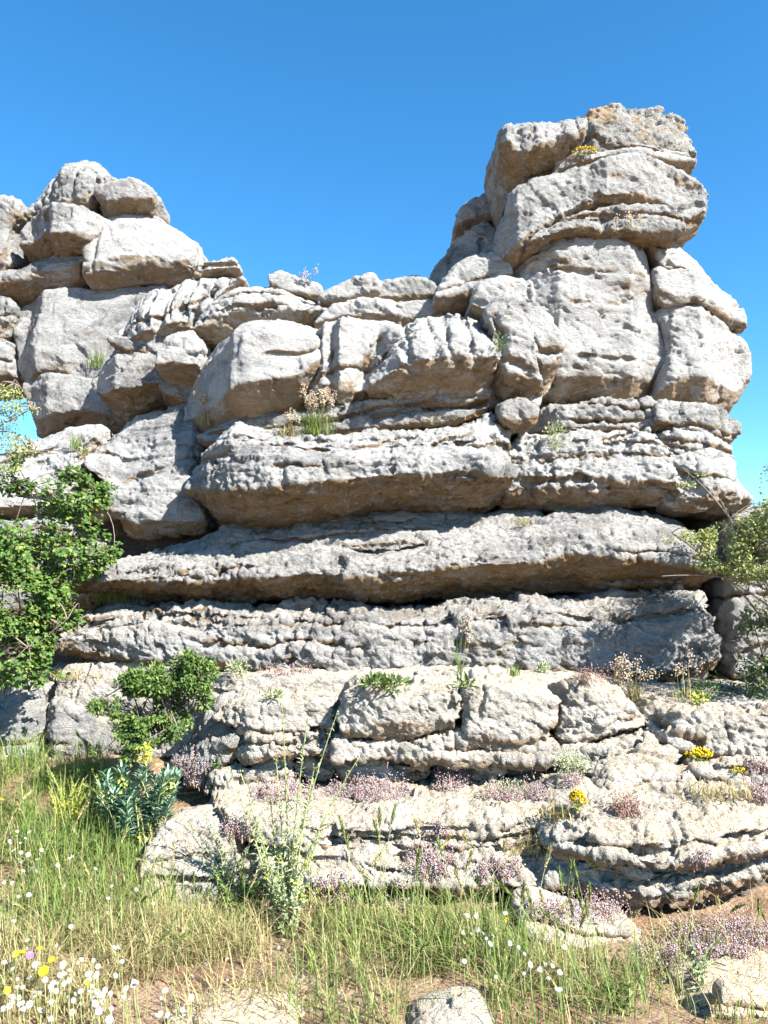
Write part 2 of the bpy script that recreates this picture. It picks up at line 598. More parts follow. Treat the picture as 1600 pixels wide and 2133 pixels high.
    F = F[~bk]
    ed = np.sort(np.concatenate((F[:, (0, 1)], F[:, (1, 2)], F[:, (2, 3)], F[:, (3, 0)])), axis=1)
    ue, uc = np.unique(ed, axis=0, return_counts=True)
    rim = ue[uc == 1]
    V = np.concatenate((V, [[V[:, 0].mean(), Y + T, V[:, 2].mean()]]))
    nrm = np.concatenate((nrm, [[0, 1, 0]]))
    if len(rim):
        F = np.concatenate((F[:, (0, 1, 2)], F[:, (0, 2, 3)], np.stack((rim[:, 0], rim[:, 1], np.full(len(rim), len(V) - 1)), 1)))
    else:
        F = np.concatenate((F[:, (0, 1, 2)], F[:, (0, 2, 3)]))
    used, inv = np.unique(F, return_inverse=True)
    V, nrm, F = V[used], nrm[used], inv.reshape(F.shape)
    x, y, z = V.T
    wx = x + 0.035 * vnoise(x * 7, y * 7, z * 7, 3) + 0.012 * vnoise(x * 23, y * 23, z * 23, 5)
    wz = z + 0.025 * vnoise(x * 7, y * 7, z * 7, 4) + 0.010 * vnoise(x * 23, y * 23, z * 23, 6)
    zone = 0.35 + 0.95 * smooth(-.45, .55, fbm(x * 1.3, y * 1.3, z * 2.0, 2, sd + 51))
    rough0, rough = rough, rough * zone
    disp = lump * 0.7 * fbm(x * 2.4, y * 2.4, z * 3.4, 2, sd + 21)
    _, _, ra, pa = worley(wx * 3.6, y * 3.6, wz * 5.4, sd + 23)
    disp += (0.6 * lump + 0.012) * pa + (0.05 * facet + 0.006) * (ra - 0.5)
    f1, f2, rid, pb = worley(wx * 9, y * 9, wz * 14, sd + 25)
    disp += rough * 0.010 * pb
    if facet:
        disp += facet * ((rid - 0.5) * 0.046 - 0.014 * np.exp(-((f2 - f1) / 0.05) ** 2))
        h1, h2, rid3, pd = worley(wx * 19, y * 19, wz * 27, sd + 32)
        disp += facet * ((rid3 - 0.5) * 0.014 + 0.008 * pd)
    disp += (rough * 0.006 + facet * 0.002) * (1 - 2 * np.abs(vnoise(wx * 21, y * 21, wz * 30, sd + 33)))
    disp += rough0 * 0.005 * vnoise(x * 31, y * 31, z * 37, sd + 29) + rough0 * 0.005 * vnoise(x * 75, y * 75, z * 75, sd + 30)
    if beds:
        bz = z + 0.04 * vnoise(x * 1.4, y * 1.4, z * 2, sd + 35)
        bn = vnoise(x * 0.9, y * 0.9, bz * 16, sd + 37)
        disp += beds * (0.022 * bn - 0.03 * smooth(0.35, 0.6, vnoise(x * 1.1, y * 1.1, bz * 20, sd + 39)))
    if pits:
        pn = vnoise(x * 10, y * 10, z * 26, sd + 41) + 0.5 * vnoise(x * 19, y * 19, z * 38, sd + 43)
        disp -= pits * 0.040 * smooth(0.62, 0.95, pn)
        pn = vnoise(x * 22, y * 22, z * 40, sd + 45)
        disp -= pits * 0.014 * smooth(0.35, 0.75, pn)
    fade = smooth(Y + T - 0.02, Y + T - 0.12, y)
    V = V + nrm * (disp * fade)[:, None]
    o = mesh_obj(name, V, F, M[mat], parent)
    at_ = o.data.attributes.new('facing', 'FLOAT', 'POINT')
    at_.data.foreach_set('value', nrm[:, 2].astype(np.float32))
    if parent is None:
        tag(o, label, cat, group, 'thing')
    elif label:
        o['label'] = label
    return o


def rock_set(name, label, loc, cat, group=None):
    e = empty(name, loc)
    tag(e, label, cat, group, 'thing')
    return e

# ------------------------------------------------------------------ ground
def ground_z(x, y):
    x = np.asarray(x, dtype=float)
    y = np.asarray(y, dtype=float)
    left = smooth(-0.2, -1.5, x)
    z = 0.40 * smooth(3.5, 5.6, y) * left
    z = z + 0.30 * smooth(4.0, 5.5, y) * (1 - left)
    z = z + 0.035 * fbm(x * 1.3, y * 1.3, x * 0, 3, 501) * np.clip(8 - np.abs(y - 4), 0, 1)
    z = z + 0.012 * fbm(x * 6, y * 6, x * 0, 3, 502)
    far = smooth(9, 60, np.hypot(x, y - 4))
    return z - 1.5 * far


def build_ground():
    def grid(xs, ys):
        X, Y = np.meshgrid(xs, ys, indexing='ij')
        V = np.stack((X, Y, ground_z(X, Y)), -1).reshape(-1, 3)
        nx, ny = len(xs), len(ys)
        i, j = np.meshgrid(np.arange(nx - 1), np.arange(ny - 1), indexing='ij')
        a = (i * ny + j).ravel()
        return V, np.stack((a, a + ny, a + ny + 1, a + 1), 1)
    fine = np.arange(-4, 4.01, 0.035)
    far = np.array([5, 6.5, 9, 13, 20, 35, 60, 120, 300, 900, 2500.0])
    xs = np.concatenate((-far[::-1], fine, far))
    ys = np.concatenate((-far[::-1], [-2, -1, 0, 0.6, 1.1, 1.5], np.arange(1.8, 6.5, 0.035), [7, 8, 9.5, 12, 17, 30, 60, 120, 300, 900, 2500.0]))
    V, F = grid(xs, ys)
    m, nt, out = new_mat('red_soil')
    geo = N(nt, 'ShaderNodeNewGeometry')
    pos = geo.outputs['Position']
    n1 = ramp(nt, noise_node(nt, pos, 2.2, 8, 0.65), 0.36, 0.62)
    col = mixc(nt, n1, (0.19, 0.115, 0.07), (0.33, 0.225, 0.145))
    n2 = noise_node(nt, pos, 60, 6, 0.75)
    col = mixc(nt, ramp(nt, n2, 0.50, 0.72, 0, 0.7), col, (0.42, 0.31, 0.21))
    n3 = noise_node(nt, pos, 25, 6, 0.7)
    col = mixc(nt, ramp(nt, n3, 0.55, 0.75, 0, 0.7), col, (0.08, 0.045, 0.028))
    vor = N(nt, 'ShaderNodeTexVoronoi')
    vor.inputs['Scale'].default_value = 45
    nt.links.new(pos, vor.inputs['Vector'])
    h = mth(nt, 'ADD', mth(nt, 'MULTIPLY', n2, 0.5), mth(nt, 'ADD', n3, mth(nt, 'MULTIPLY', vor.outputs['Distance'], -0.4)))
    bp = N(nt, 'ShaderNodeBump')
    bp.inputs['Distance'].default_value = 0.02
    nt.links.new(h, bp.inputs['Height'])
    bs = N(nt, 'ShaderNodeBsdfPrincipled')
    bs.inputs['Roughness'].default_value = 0.95
    bs.inputs['Specular IOR Level'].default_value = 0.15
    nt.links.new(col, bs.inputs['Base Color'])
    nt.links.new(bp.outputs[0], bs.inputs['Normal'])
    nt.links.new(bs.outputs[0], out.inputs['Surface'])
    o = mesh_obj('ground', V, F, m, None, True, np.zeros(3))
    tag(o, 'bare reddish brown soil at the foot of the rocks', None, None, 'structure')


build_ground()

# ------------------------------------------------------------------ rocks
ROUND = [(0, .08), (.06, .03), (.14, 0), (.9, .01), (.96, .03), (1, .07)]
UNDER = [(0, .28), (.10, .16), (.20, .04), (.28, 0), (.9, .015), (1, .06)]
OVER = [(0, .50), (.15, .34), (.32, .09), (.40, 0), (.9, .02), (1, .07)]
FACE = [(0, .06), (.06, .02), (.2, 0), (.9, .01), (1, .06)]
LEAN = [(0, 0), (.2, .0), (.6, .10), (1, .35)]

# --- hidden bedrock the beds rest on (shows only in the deep joints)
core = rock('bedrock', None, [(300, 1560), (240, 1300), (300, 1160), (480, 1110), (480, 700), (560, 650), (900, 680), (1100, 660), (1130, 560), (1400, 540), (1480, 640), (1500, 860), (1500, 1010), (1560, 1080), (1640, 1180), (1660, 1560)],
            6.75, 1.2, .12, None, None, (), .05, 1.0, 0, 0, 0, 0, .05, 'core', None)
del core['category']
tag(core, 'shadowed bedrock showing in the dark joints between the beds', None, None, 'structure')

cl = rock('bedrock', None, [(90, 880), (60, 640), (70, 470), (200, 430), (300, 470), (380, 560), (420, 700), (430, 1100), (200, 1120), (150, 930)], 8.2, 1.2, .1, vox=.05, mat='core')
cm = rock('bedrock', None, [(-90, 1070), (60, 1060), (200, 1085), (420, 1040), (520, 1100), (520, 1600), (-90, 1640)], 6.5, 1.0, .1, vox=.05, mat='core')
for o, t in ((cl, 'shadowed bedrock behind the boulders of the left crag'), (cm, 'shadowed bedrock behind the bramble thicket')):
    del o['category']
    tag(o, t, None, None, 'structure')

G_LEFT = 'boulders of the left crag'
YL = 7.6
rock('boulder', 'fluted dome topping the left crag against the sky', [(30, 450), (45, 410), (62, 383), (85, 360), (115, 347), (150, 341), (195, 342), (215, 352), (241, 372), (238, 392), (214, 398), (208, 428), (196, 446), (150, 446), (100, 450)],
     YL, 1.1, .22, [(0, .02), (.3, 0), (.7, .08), (1, .2)], [(30, .3), (90, .05), (160, 0), (240, .2)], [([(190, 350), (205, 400), (208, 440)], .02, .12)], flutes=.06, mat='grey', group=G_LEFT, grow=.022, pits=.5, back=.25)
rock('boulder', 'nose shaped boulder jutting out below the left crag dome', [(20, 478), (36, 440), (75, 425), (150, 424), (207, 436), (219, 458), (204, 500), (190, 526), (150, 508), (95, 520), (50, 514), (18, 506)],
     YL - .22, 1.0, .16, UNDER, [(15, .28), (80, .0), (140, .02), (215, .35)], [([(80, 432), (88, 470), (76, 500)], .03, .1)], lump=.05, mat='grey', group=G_LEFT, grow=.022, pits=.4)
rock('boulder', 'long lip of rock under the nose of the left crag', [(-60, 560), (0, 548), (60, 540), (110, 520), (150, 500), (196, 505), (192, 560), (166, 604), (100, 604), (50, 618), (0, 628), (-60, 636)],
     YL + .02, 1.0, .12, [(0, .34), (.15, .16), (.35, .02), (.5, 0), (.8, .16), (1, .35)], None, (), lump=.04, mat='grey', group=G_LEFT, grow=.022, pits=.4)
rock('boulder', 'rounded boulder cut by the left edge of the picture', [(-80, 425), (-20, 418), (10, 416), (40, 424), (44, 445), (22, 480), (20, 540), (0, 565), (-80, 570)],
     YL + .12, 1.0, .2, ROUND, None, (), mat='grey', group=G_LEFT, grow=.022)
rock('boulder', 'small capping boulder beside the left crag dome', [(212, 402), (235, 390), (262, 382), (292, 384), (319, 402), (316, 442), (300, 438), (262, 440), (235, 444), (212, 446)],
     YL - .05, .7, .12, UNDER, None, (), mat='grey', group=G_LEFT, grow=.022, pits=.3)
rock('boulder', 'smooth pale block on the right shoulder of the left crag', [(184, 602), (190, 545), (196, 492), (218, 446), (250, 438), (290, 434), (332, 456), (374, 484), (384, 497), (400, 503), (402, 572), (370, 588), (340, 592), (290, 594), (250, 604)],
     YL - .12, 1.1, .13, [(0, .2), (.12, .04), (.25, 0), (.7, .1), (1, .3)], None, [([(200, 470), (192, 540), (186, 590)], .02, .06)], lump=.02, rough=.5, mat='pale', group=G_LEFT, grow=.022, pits=.5, back=.25)
rock('boulder', 'tall flat faced wall block of the left crag', [(24, 628), (70, 607), (130, 594), (200, 600), (280, 596), (350, 590), (370, 800), (300, 800), (190, 787), (120, 778), (44, 785), (30, 760), (26, 700)],
     YL - .05, 1.2, .08, [(0, .04), (.5, 0), (1, .12)], [(20, .2), (60, .0), (370, .05)], (), lump=.02, rough=.5, undul=.04, mat='grey', group=G_LEFT, grow=.022, pits=.25)
rock('boulder', 'lower wall block of the left crag above the pale ramp', [(44, 787), (120, 780), (200, 789), (300, 800), (340, 860), (280, 890), (200, 884), (150, 884), (66, 906), (50, 850)],
     YL - .08, 1.2, .10, [(0, .14), (.2, 0), (.8, .02), (1, .06)], [(40, .15), (90, 0), (340, .0)], (), lump=.03, mat='grey', group=G_LEFT, grow=.022, pits=.25)
far = rock_set('rock_wall', 'jointed wall strip at the far left edge of the crag', at(-10, 790, YL + .1), 'rock wall', G_LEFT)
rock('block', None, [(-80, 622), (-20, 620), (20, 623), (30, 640), (24, 710), (-80, 712)], YL + .06, .9, .05, FACE, None, (), mat='grey', parent=far)
rock('block', None, [(-80, 716), (24, 714), (24, 740), (30, 790), (-80, 800)], YL + .04, .9, .05, FACE, None, (), mat='grey', parent=far)

G_RAMP = 'sloping rocks below the left crag'
rock('rock_ramp', 'big sloping pale rock leaning against the central block', [(175, 960), (180, 895), (215, 858), (270, 836), (330, 818), (400, 794), (420, 810), (420, 1000), (430, 1085), (420, 1112), (330, 1118), (250, 1122), (246, 1075), (204, 1058), (212, 1030), (232, 1010), (200, 985)],
     6.15, 1.6, .10, [(0, .14), (.12, .0), (.3, .03), (.5, .14), (.75, .32), (1, .55)], [(170, .12), (300, 0), (430, .0)], [([(160, 950), (240, 905), (330, 870)], .025, .06), ([(240, 1010), (300, 985), (390, 950)], .03, .06)], lump=.03, beds=.6, mat='grey', cat='rock', group=G_RAMP, pits=.6)
rock('rock_ramp', 'pale sloping rock behind the hawthorn twigs on the left', [(-80, 950), (-40, 936), (10, 922), (50, 906), (110, 882), (190, 876), (186, 920), (150, 990), (140, 1030), (60, 1040), (-80, 1040)],
     6.3, 1.5, .10, [(0, .0), (.3, .06), (1, .4)], None, [([(0, 985), (100, 945)], .02, .05)], lump=.03, mat='pale', cat='rock', group=G_RAMP, pits=.4)
led = rock_set('rock_ledge', 'low pale ledges half hidden by the bramble', at(20, 1110, 6.0), 'rock ledge', G_RAMP)
rock('block', None, [(-80, 1040), (40, 1030), (150, 1028), (215, 1040), (205, 1075), (120, 1085), (-80, 1080)], 6.05, 1.2, .06, OVER, None, (), mat='pale', parent=led)
rock('block', None, [(-80, 1084), (60, 1088), (150, 1090), (160, 1120), (-80, 1130)], 6.08, 1.2, .06, ROUND, None, (), mat='grey', parent=led)
rock('block', None, [(-80, 1132), (60, 1128), (230, 1120), (240, 1250), (-80, 1300)], 6.3, 1.2, .06, ROUND, None, (), mat='grey', parent=led)

G_RIDGE = 'beds of the middle ridge'
YR = 6.55
rid = rock_set('rock_ridge', 'fluted slab draped over the ridge between the crags', at(330, 715, YR), 'rock slab', G_RIDGE)
rock('block', 'deeply fluted curtain of rock', [(228, 706), (236, 650), (262, 604), (300, 586), (345, 592), (372, 570), (410, 560), (470, 556), (492, 558), (506, 574), (470, 600), (440, 660), (412, 700), (355, 704), (325, 724), (232, 716)],
     YR, 1.0, .14, [(0, .18), (.1, .08), (.2, 0), (.6, .06), (1, .28)], [(225, .2), (300, 0), (500, .1)], [([(345, 590), (325, 700)], .03, .14), ([(412, 580), (400, 690)], .03, .12)], flutes=.07, mat='pale', parent=rid)
rock('block', None, [(395, 562), (430, 557), (470, 553), (490, 552), (500, 566), (450, 572), (415, 580)], YR + .35, .6, .04, ROUND, None, (), mat='pale', parent=rid, lump=.015)
rock('rock_slab', 'long pale slab capping the ridge left of the gap', [(404, 700), (415, 640), (450, 590), (505, 570), (560, 586), (620, 600), (668, 622), (676, 656), (640, 676), (600, 664), (540, 664), (490, 672), (450, 700)],
     YR - .12, 1.1, .10, [(0, .2), (.2, .03), (.35, 0), (.7, .14), (1, .5)], None, [([(500, 655), (560, 632), (664, 640)], .018, .08)], mat='pale', cat='rock slab', group=G_RIDGE, grow=.022, beds=.4, pits=.3)
rock('boulder', 'thin cap stone under the dry sprig on the ridge', [(560, 582), (590, 572), (622, 579), (650, 592), (668, 604), (672, 624), (640, 620), (600, 612), (570, 602)], YR + .1, .6, .05, ROUND, None, (), mat='pale', group=G_RIDGE, grow=.022, lump=.015)
rock('boulder', 'rounded cap stone left of the pair on the ridge crest', [(664, 646), (680, 622), (705, 603), (740, 590), (776, 588), (788, 606), (784, 640), (740, 640), (700, 650)], YR, .7, .08, UNDER, None, (), mat='pale', group=G_RIDGE, grow=.022, lump=.02)
rock('boulder', 'cap stone next to the gap on the ridge crest', [(784, 636), (786, 606), (800, 596), (850, 590), (890, 592), (904, 608), (900, 640), (850, 640)], YR + .02, .7, .06, UNDER, None, (), mat='grey', group=G_RIDGE, grow=.022, lump=.02)
rock('boulder', 'low rounded stone under the crest cap stones', [(664, 682), (676, 652), (700, 640), (750, 634), (828, 638), (834, 672), (780, 676), (720, 678)], YR - .15, .8, .07, UNDER, None, (), mat='pale', group=G_RIDGE, grow=.022, lump=.02)
rock('boulder', 'small stone filling the crest beside the tower', [(826, 680), (832, 640), (880, 632), (925, 634), (920, 668), (880, 680)], YR - .12, .7, .06, ROUND, None, (), mat='pale', group=G_RIDGE, grow=.022, lump=.02)
rock('boulder', 'thin overhanging ledge under the fluted curtain', [(236, 708), (290, 706), (350, 712), (352, 746), (300, 742), (246, 738)], YR + .12, .8, .04, UNDER, None, (), mat='band', group=G_RIDGE, grow=.022)
rock('boulder', 'brown bellied boulder beneath the fluted curtain', [(184, 800), (206, 764), (244, 738), (300, 740), (350, 742), (366, 800), (392, 834), (330, 846), (260, 860), (206, 858), (190, 826)], YR + .1, .9, .10, OVER, [(180, .2), (230, 0), (390, .05)], (), lump=.04, mat='band', group=G_RIDGE, grow=.022)
rock('boulder', 'pale hanging block wedged beside the central block', [(338, 778), (342, 726), (360, 706), (405, 694), (420, 716), (420, 800), (396, 812), (374, 802), (352, 790)], YR - .15, .9, .05, OVER, None, (), mat='pale', group=G_RIDGE, grow=.022)
rock('boulder', 'shaded rock in the hollow left of the central block', [(340, 800), (420, 790), (425, 860), (380, 850), (350, 830)], YR + .15, .8, .05, UNDER, None, (), mat='band', group=G_RIDGE, grow=.022)

G_MID = 'blocks of the middle row'
YB = 5.75
rock('boulder', 'big sunlit block with a shaded left corner in the middle row', [(344, 872), (346, 800), (362, 730), (384, 698), (424, 676), (472, 667), (540, 659), (620, 661), (656, 678), (670, 700), (660, 750), (652, 800), (648, 846), (560, 866), (480, 882), (420, 900), (352, 896)],
     YB, 1.1, .07, [(0, .36), (.1, .25), (.24, .08), (.33, 0), (.8, .07), (1, .22)], [(344, .72), (410, .42), (474, .04), (500, 0), (655, .02), (680, .2)], [([(462, 700), (490, 780), (470, 860)], .05, .05)], lump=.02, rough=.5, undul=.03, mat='pale', group=G_MID, grow=.022, pits=.3, cat='boulder')
rock('boulder', 'ribbed block in the middle row between two larger ones', [(640, 850), (644, 800), (652, 740), (664, 690), (686, 672), (740, 667), (800, 667), (836, 680), (836, 730), (806, 770), (806, 840), (720, 852)],
     YB + .06, 1.0, .08, UNDER, [(640, .16), (670, .02), (690, .08), (705, -.02), (750, .10), (790, .12), (836, .02)], [([(712, 690), (692, 740)], .035, .14), ([(790, 700), (752, 790)], .04, .16)], lump=.03, mat='pale', group=G_MID, grow=.022)
rock('boulder', 'bulging fluted block with a brown belly in the middle row', [(774, 806), (780, 762), (806, 738), (824, 700), (834, 664), (860, 648), (900, 636), (940, 624), (985, 638), (1012, 650), (1028, 690), (1034, 770), (1030, 806), (960, 816), (860, 832), (790, 824)],
     YB - .2, 1.2, .10, [(0, .40), (.12, .26), (.26, .08), (.38, 0), (.6, .06), (.7, .12), (1, .4)], [(770, .15), (830, .02), (930, 0), (1034, .04)], [([(940, 640), (932, 700)], .03, .06)], lump=.04, flutes=.05, mat='pale', group=G_MID, grow=.022, pits=.7)
rock('boulder', 'narrow cracked pillar with a green tuft beside the tower', [(1024, 836), (1030, 760), (1028, 700), (1012, 652), (1040, 634), (1085, 634), (1104, 680), (1106, 740), (1120, 800), (1112, 846), (1070, 848), (1034, 826)],
     YB - .05, 1.0, .09, UNDER, None, [([(1030, 660), (1046, 700), (1044, 780)], .03, .12), ([(1040, 745), (1100, 770)], .03, .06)], lump=.05, mat='grey', group=G_MID, grow=.022, pits=.4, facet=.3)
rock('boulder', 'knuckle shaped boulder pressed against the tower', [(1090, 650), (1112, 634), (1142, 660), (1160, 690), (1167, 720), (1162, 770), (1146, 806), (1118, 848), (1104, 806), (1098, 740), (1096, 690)],
     YB + .02, 1.0, .13, UNDER, None, [([(1102, 735), (1160, 728)], .025, .10)], lump=.03, mat='pale', group=G_MID, grow=.022)
rock('boulder', 'rounded saddle stone above the narrow pillar', [(980, 640), (1000, 602), (1050, 588), (1086, 594), (1100, 612), (1104, 650), (1060, 654), (1030, 672), (1004, 662)],
     YB + .2, .8, .08, ROUND, None, (), mat='pale', group=G_MID, grow=.022)
rock('boulder', 'leaning wedge of rock at the foot of the tower', [(902, 634), (920, 604), (948, 574), (974, 545), (1010, 541), (1042, 545), (1064, 574), (1056, 598), (1004, 612), (960, 630)],
     YB + .45, .8, .07, UNDER, None, (), mat='pale', group=G_MID, grow=.022)
rock('boulder', 'small round stone stuck below the narrow pillar', [(1040, 850), (1068, 836), (1100, 841), (1117, 860), (1106, 882), (1066, 886), (1044, 880)], YB + .02, .5, .06, ROUND, None, (), mat='band', group=G_MID, grow=.022)

G_TOWER = 'boulders of the tall tower'
YT = 6.3
rock('boulder', 'overhanging top boulder left of the split on the tower', [(1030, 288), (1040, 262), (1060, 250), (1130, 238), (1214, 224), (1223, 250), (1223, 316), (1206, 338), (1146, 342), (1112, 364), (1082, 388), (1060, 396), (1050, 368), (1040, 326)],
     YT - .4, 1.0, .10, [(0, .46), (.2, .28), (.38, .03), (.46, 0), (.85, .05), (1, .14)], [(1030, .30), (1070, .04), (1220, .1)], (), lump=.04, flutes=.025, mat='grey', group=G_TOWER, pits=.3, grow=-.014, seams=0, joints=0)
rock('boulder', 'orange stained top boulder right of the split on the tower', [(1222, 236), (1245, 215), (1285, 203), (1340, 210), (1352, 214), (1382, 211), (1384, 222), (1441, 238), (1443, 255), (1437, 262), (1464, 302), (1460, 328), (1440, 342), (1395, 336), (1340, 328), (1300, 326), (1226, 322)],
     YT - .12, 1.0, .07, [(0, .10), (.15, .02), (.4, 0), (1, .12)], [(1220, .12), (1260, 0), (1464, .12)], (), lump=.03, rough=1.5, mat='lichen', group=G_TOWER, pits=1.0, facet=.5, grow=-.012, seams=1, joints=0)
rock('rock_slab', 'thin slab squeezed under the two top boulders', [(1150, 380), (1146, 352), (1160, 338), (1190, 328), (1240, 322), (1290, 312), (1340, 316), (1400, 325), (1432, 336), (1434, 350), (1380, 350), (1300, 345), (1240, 352), (1180, 372)],
     YT - .1, .9, .05, ROUND, None, (), lump=.02, mat='pale', group=G_TOWER, cat='rock slab', grow=.0)
rock('boulder', 'huge tilted boulder below the top pair of the tower', [(1042, 520), (1046, 465), (1062, 408), (1084, 384), (1122, 364), (1160, 354), (1230, 342), (1290, 324), (1330, 318), (1400, 332), (1466, 356), (1485, 385), (1488, 422), (1475, 455), (1440, 472), (1415, 474), (1400, 448), (1330, 438), (1270, 442), (1220, 456), (1150, 486), (1100, 516), (1060, 542), (1042, 546)],
     YT - .32, 1.2, .11, [(0, .20), (.06, .10), (.13, .02), (.18, 0), (.9, .03), (1, .10)], [(1040, .35), (1090, .04), (1200, .06), (1280, -.04), (1488, .16)], [([(1232, 350), (1236, 400), (1270, 436)], .03, .06)], lump=.04, mat='grey', group=G_TOWER, pits=.35, grow=-.004, seams=0, joints=0)
rock('rock_slab', 'dark thin layer under the huge tilted boulder', [(1090, 524), (1120, 496), (1180, 462), (1230, 446), (1270, 434), (1330, 430), (1400, 440), (1414, 466), (1412, 492), (1330, 492), (1250, 490), (1190, 490), (1140, 504)],
     YT - .34, .9, .06, ROUND, None, [([(1262, 440), (1262, 480)], .02, .1)], lump=.04, mat='band', group=G_TOWER, cat='rock slab')
rock('boulder', 'rounded boulder peeking out behind the tilted boulder', [(955, 490), (957, 450), (970, 422), (1010, 406), (1056, 400), (1066, 414), (1056, 466), (1010, 474)], YT + .55, .8, .09, UNDER, None, (), mat='grey', group=G_TOWER)
rock('boulder', 'dark blocky boulder in the shade left of the tower', [(906, 606), (908, 545), (915, 525), (940, 510), (946, 494), (986, 470), (1020, 455), (1056, 462), (1066, 540), (1010, 560), (956, 584), (930, 606)], YT + .35, .9, .07, [(0, .2), (.3, 0), (1, .2)], [(905, .3), (950, .12), (1000, .05), (1066, .1)], [([(942, 505), (948, 560)], .02, .12), ([(1010, 480), (1000, 540)], .02, .08)], facet=.3, mat='band', group=G_TOWER)
rock('boulder', 'largest pale boulder on the sunny face of the tower', [(1044, 552), (1062, 532), (1110, 500), (1150, 478), (1190, 466), (1260, 468), (1330, 476), (1352, 506), (1360, 580), (1372, 650), (1388, 720), (1388, 780), (1378, 820), (1362, 842), (1290, 848), (1200, 854), (1112, 858), (1100, 800), (1110, 690), (1080, 600)],
     YT - .25, 1.3, .14, [(0, .30), (.08, .14), (.16, .02), (.25, 0), (.8, .02), (.92, .06), (1, .18)], [(1044, .55), (1120, .16), (1175, .02), (1330, .0), (1390, .16)], [([(1125, 545), (1180, 560), (1345, 570)], .012, .05), ([(1190, 628), (1372, 634)], .012, .035), ([(1200, 742), (1386, 752)], .012, .04)], lump=.02, rough=.45, undul=.04, mat='pale', group=G_TOWER, pits=.7, grow=.03, seams=0, joints=0)
big = rock_set('boulder', 'bulging right boulder of the tower split by curved seams', at(1470, 850, YT - .2), 'boulder', G_TOWER)
rock('layer', None, [(1330, 492), (1400, 490), (1440, 498), (1490, 524), (1524, 560), (1542, 604), (1530, 606), (1490, 588), (1430, 572), (1370, 566), (1352, 530)], YT - .12, 1.1, .08, [(0, .02), (.2, 0), (.5, .08), (1, .38)], [(1330, .1), (1380, .0), (1450, 0), (1545, .3)], (), lump=.02, mat='pale', parent=big, seams=0, joints=0, grow=.022, rough=.6, pits=1.0)
rock('layer', None, [(1356, 564), (1430, 567), (1490, 584), (1530, 604), (1546, 612), (1564, 640), (1562, 672), (1520, 660), (1450, 642), (1376, 644), (1364, 620)], YT - .16, 1.1, .07, [(0, .05), (.2, 0), (1, .08)], [(1356, .1), (1390, .0), (1470, 0), (1565, .2)], (), lump=.02, mat='pale', parent=big, seams=0, joints=0, grow=.022, rough=.6, pits=.8)
rock('layer', None, [(1372, 642), (1450, 637), (1520, 655), (1560, 670), (1574, 695), (1586, 735), (1584, 775), (1576, 836), (1556, 872), (1500, 862), (1440, 852), (1370, 846), (1378, 800), (1392, 750), (1384, 690)], YT - .2, 1.1, .12, [(0, .30), (.12, .1), (.28, 0), (.9, .03), (1, .09)], [(1370, .12), (1410, .02), (1480, 0), (1586, .3)], [([(1395, 700), (1430, 760), (1440, 820)], .05, .05)], lump=.03, mat='pale', parent=big, seams=0, joints=0, grow=.022, rough=.6, pits=.6)

G_BASE = 'beds at the foot of the tower'
wa = rock_set('rock_layer', 'rugged thin bed directly under the big tower boulders', at(1330, 930, 5.9), 'rock layer', G_BASE)
rock('block', None, [(1096, 910), (1114, 868), (1140, 850), (1250, 838), (1364, 840), (1368, 912), (1300, 914), (1240, 908), (1180, 914)], 5.98, 1.0, .06, UNDER, [(1096, .3), (1180, .03), (1368, 0)], (), facet=.5, lump=.04, rough=1.4, mat='band', parent=wa)
rock('block', None, [(1362, 842), (1440, 844), (1520, 852), (1558, 870), (1562, 895), (1546, 922), (1526, 932), (1480, 920), (1400, 914), (1364, 912)], 5.94, 1.0, .07, UNDER, [(1362, .02), (1500, 0), (1562, .25)], (), facet=.5, lump=.04, rough=1.4, mat='band', parent=wa)
wb = rock_set('rock_layer', 'thick rough bed with a vertical joint at the foot of the tower', at(1320, 1060, 5.8), 'rock layer', G_BASE)
rock('block', None, [(1060, 950), (1090, 908), (1180, 900), (1250, 898), (1375, 904), (1382, 960), (1300, 958), (1160, 962), (1068, 970)], 5.84, 1.1, .06, [(0, .06), (.3, 0), (.7, .06), (1, .22)], [(1060, .1), (1150, 0), (1382, .0)], (), facet=.5, rough=1.5, lump=.05, mat='pale', parent=wb, pits=.6)
rock('block', None, [(1058, 1046), (1064, 980), (1070, 958), (1160, 952), (1300, 946), (1384, 948), (1394, 1000), (1390, 1050), (1300, 1046), (1200, 1056), (1100, 1056)], 5.78, 1.1, .06, [(0, .34), (.2, .14), (.42, .0), (.8, .03), (1, .10)], [(1058, .04), (1200, 0), (1394, .02)], [([(1072, 990), (1100, 1004), (1200, 1000), (1275, 1006)], .022, .14)], facet=.5, rough=1.5, lump=.05, mat='pale', parent=wb, pits=.6)
rock('block', None, [(1378, 904), (1460, 914), (1526, 930), (1536, 955), (1470, 962), (1390, 955)], 5.86, 1.1, .05, FACE, [(1378, .03), (1480, 0), (1536, .16)], (), facet=.5, rough=1.5, lump=.03, mat='pale', parent=wb)
rock('block', None, [(1390, 952), (1470, 956), (1538, 952), (1552, 988), (1574, 1036), (1572, 1062), (1500, 1062), (1400, 1056), (1398, 1000)], 5.78, 1.1, .06, [(0, .16), (.2, .03), (.4, 0), (1, .1)], [(1390, .04), (1480, 0), (1574, .2)], (), facet=.5, rough=1.5, lump=.05, mat='pale', parent=wb, pits=.6)

